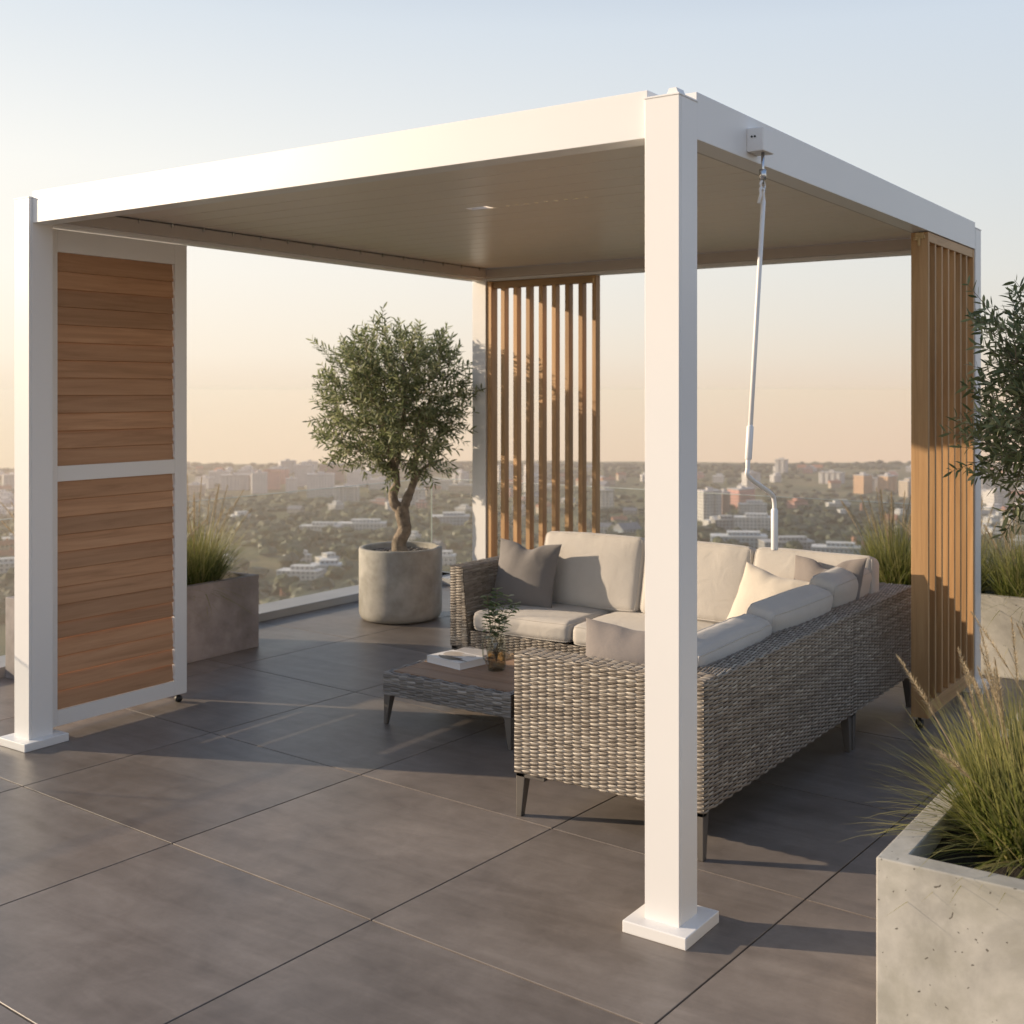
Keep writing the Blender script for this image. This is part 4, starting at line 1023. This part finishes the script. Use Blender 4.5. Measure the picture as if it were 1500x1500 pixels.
for px_, y_, w_, h_, wl_ in ((286, 722, 22, 10, 'wall_cream'), (322, 708, 26, 13, 'wall_white'), (362, 712, 20, 17, 'wall_white'), (408, 709, 24, 16, 'wall_pink'), (446, 712, 22, 22, 'wall_white'), (486, 707, 30, 19, 'wall_brown'), (524, 712, 24, 15, 'wall_white'), (560, 716, 30, 10, 'wall_white'), (640, 717, 36, 9, 'wall_white'), (676, 722, 28, 8, 'wall_cream')):
    bld(px_, y_, w_, 13, h_, wl_, 'roof_flat', 'slab', 'pale hazy apartment block in the dense row along the left skyline', 'apartment blocks along the left skyline')
def chimney(px, y, w, h, label):
    D = 1688.4 * 120 / (y - Y_HOR); p = bearing(px, D); z = tz(p.x, p.y); m = MB()
    m.tube([(p.x, p.y, z - 3), (p.x, p.y, z + h * .92), (p.x, p.y, z + h)], [w / 2, w * .42, w * .46], 12)
    tag(m.build('chimney_stack', 'chimney_brick', None, True), label, 'chimney', 'brick chimney stacks')
chimney(415, 868, 4, 10.5, 'stubby orange brick stack left of the modern white villa'); chimney(1251, 812, 4.0, 13, 'orange brick stack beside the grass behind the sofa'); chimney(1264, 812, 2.4, 10, 'thinner brick stack half hidden in the grass plumes'); chimney(1262, 752, 3, 11, 'far pink brick stack above the grass behind the sofa')
# scattered houses
rs = random.Random(5)
fam = {'white': ('wall_white', 'roof_white', 'flat', 'small white flat roofed house scattered among the far city trees', 'small white flat roofed houses of the city'),
       'tile': ('wall_cream', 'roof_tile', 'gable', 'small cream house with a red tiled gable roof in the far city', 'small red roofed houses of the city'),
       'slate': ('wall_grey', 'roof_slate', 'gable', 'small grey gabled house with a dark roof in the far city', 'small dark roofed houses of the city'),
       'pink': ('wall_pink', 'roof_flat', 'flat', 'small rosy flat roofed block glowing in low sun in the far city', 'small rosy blocks of the city'),
       'block': ('wall_white', 'roof_flat', 'stripe', 'distant pale balconied apartment block near the hazy skyline', 'distant pale apartment blocks')}
zones = [(0, 24), (274, 700), (274, 700), (722, 946), (1022, 1342), (1022, 1342), (1436, 1500)]
cnt = 0; tries = 0
while cnt < 120 and tries < 6000:
    tries += 1
    a, b = rs.choice(zones); px = rs.uniform(a, b); D = 640 + (1800 - 640) * rs.random() ** .8
    p = bearing(px, D); k = rs.choices(list(fam), (10, 4, 3, 3, 4 if D > 1150 else 0))[0]; wl, rf, kd, lb, gp = fam[k]
    w = rs.uniform(9, 20); dp = rs.uniform(8, 13); h = rs.uniform(4, 8)
    if k == 'block': w, dp, h = rs.uniform(16, 32), 12, rs.uniform(10, 20)
    if any((p.x - o[0]) ** 2 + (p.y - o[1]) ** 2 < (o[2] + w * .7 + 3) ** 2 for o in OCC): continue
    dens = noise.noise(Vector((p.x * .0045, p.y * .0045, 7)))
    if dens < .02: continue
    bld(px, 0, w, dp, h, wl, rf, kd, lb, gp, rot=rs.uniform(-40, 45), cat='building' if k in ('block', 'white', 'pink') else 'house', D=D); cnt += 1

# ------------------------------------------------------------------ far trees
def crown(mb, c, r, h, rs, rnd, sub=2):
    bm = bmesh.new(); bmesh.ops.create_icosphere(bm, subdivisions=sub, radius=1)
    s0 = rs.random() * 50; vs = []
    for v in bm.verts:
        q = 1 + .5 * noise.noise(v.co * 2.0 + Vector((s0, 0, 0))) + .38 * noise.noise(v.co * 5.5 + Vector((0, s0, 0)))
        vs.append(Vector((c.x + v.co.x * r * q, c.y + v.co.y * r * q, c.z + v.co.z * h * q)))
    for f_ in bm.faces: mb.add([vs[v.index] for v in f_.verts], [(0, 1, 2)], min(1, max(0, rnd + rs.uniform(-.04, .04))))
    bm.free()
rs = random.Random(8)
wood_ = MB(); n = 0; tries = 0
while n < 4600 and tries < 60000:
    tries += 1
    px = rs.uniform(-60, 1560); D = 600 + 1500 * rs.random() ** 1.05; p = bearing(px, D)
    dens = noise.noise(Vector((p.x * .0045, p.y * .0045, 7))) + .5 * noise.noise(Vector((p.x * .014, p.y * .014, 2)))
    yb = Y_HOR + 1688.4 * 120 / D
    band = (1115 < px < 1330 and 742 < yb < 792) or (275 < px < 700 and 722 < yb < 752) or (275 < px < 700 and 775 < yb < 822 and dens < .25)
    if not band and dens > .07 and rs.random() < .84: continue
    if 270 < px < 700 and 690 < yb < 724 and rs.random() < .80: continue
    if 860 < px < 1345 and 698 < yb < 742 and rs.random() < .45: continue
    if any((p.x - o[0]) ** 2 + (p.y - o[1]) ** 2 < (o[2] + 3) ** 2 for o in OCC): continue
    if any(abs(px - bx_) < 40 and 0 < D0 - D < 60 for bx_, D0 in ()): continue
    r = rs.uniform(3.6, 7.6); h = r * rs.uniform(.5, .8) * (1 if D < 1100 else .65)
    autumn = .5 + .5 * noise.noise(Vector((p.x * .006, p.y * .006, 11)))
    crown(wood_, Vector((p.x, p.y, tz(p.x, p.y) + h * .75)), r, h, rs, min(1, max(0, .10 + .75 * autumn ** 2 + rs.uniform(-.06, .06) + (.18 if px < 720 else 0))), 2 if D < 1100 else 1); n += 1
tag(wood_.build('woodland', 'far_foliage', None, True), 'hazy dark green and ochre woodland spread between the houses of the city below', 'woodland', None, 'stuff')
far = 0
while far < 46:
    px = rs.choice([rs.uniform(280, 700), rs.uniform(1022, 1340), rs.uniform(880, 945)]); D = rs.uniform(640, 860); p = bearing(px, D)
    if any((p.x - o[0]) ** 2 + (p.y - o[1]) ** 2 < (o[2] + 6) ** 2 for o in OCC): continue
    r = rs.uniform(5, 9); h = r * rs.uniform(.8, 1.1); z = tz(p.x, p.y)
    t = thing('broadleaf_tree', (p.x, p.y, z), 'single round broadleaf tree standing between the nearest houses below the terrace', 'tree', 'single trees nearest below the terrace'); OCC.append((p.x, p.y, r))
    m = MB(); m.tube([(p.x, p.y, z - 2), (p.x, p.y, z + h)], [.7, .4], 8); m.build('trunk', 'bark', t, True)
    m = MB(); base = rs.uniform(.05, .75)
    for k in range(6): crown(m, Vector((p.x + rs.uniform(-.45, .45) * r, p.y + rs.uniform(-.45, .45) * r, z + h * rs.uniform(.9, 1.5))), r * rs.uniform(.45, .7), h * rs.uniform(.4, .6), rs, base)
    m.build('crown', 'far_foliage', t, True); far += 1

# ------------------------------------------------------------------ haze over the plain
m = MB(); m.box(-2600, 2600, -2600, 2600, -215, 4.2)
hz = m.build('haze', 'white_paint'); hz['kind'] = 'stuff'
hm = bpy.data.materials.new('haze'); hm.use_nodes = True; t = hm.node_tree; t.nodes.clear()
pv = nd(t, 'ShaderNodeVolumePrincipled'); pv.inputs['Color'].default_value = (.97, .83, .73, 1); pv.inputs['Density'].default_value = .00029; pv.inputs['Anisotropy'].default_value = .42
ou = nd(t, 'ShaderNodeOutputMaterial'); t.links.new(pv.outputs[0], ou.inputs['Volume'])
hz.data.materials.clear(); hz.data.materials.append(hm)
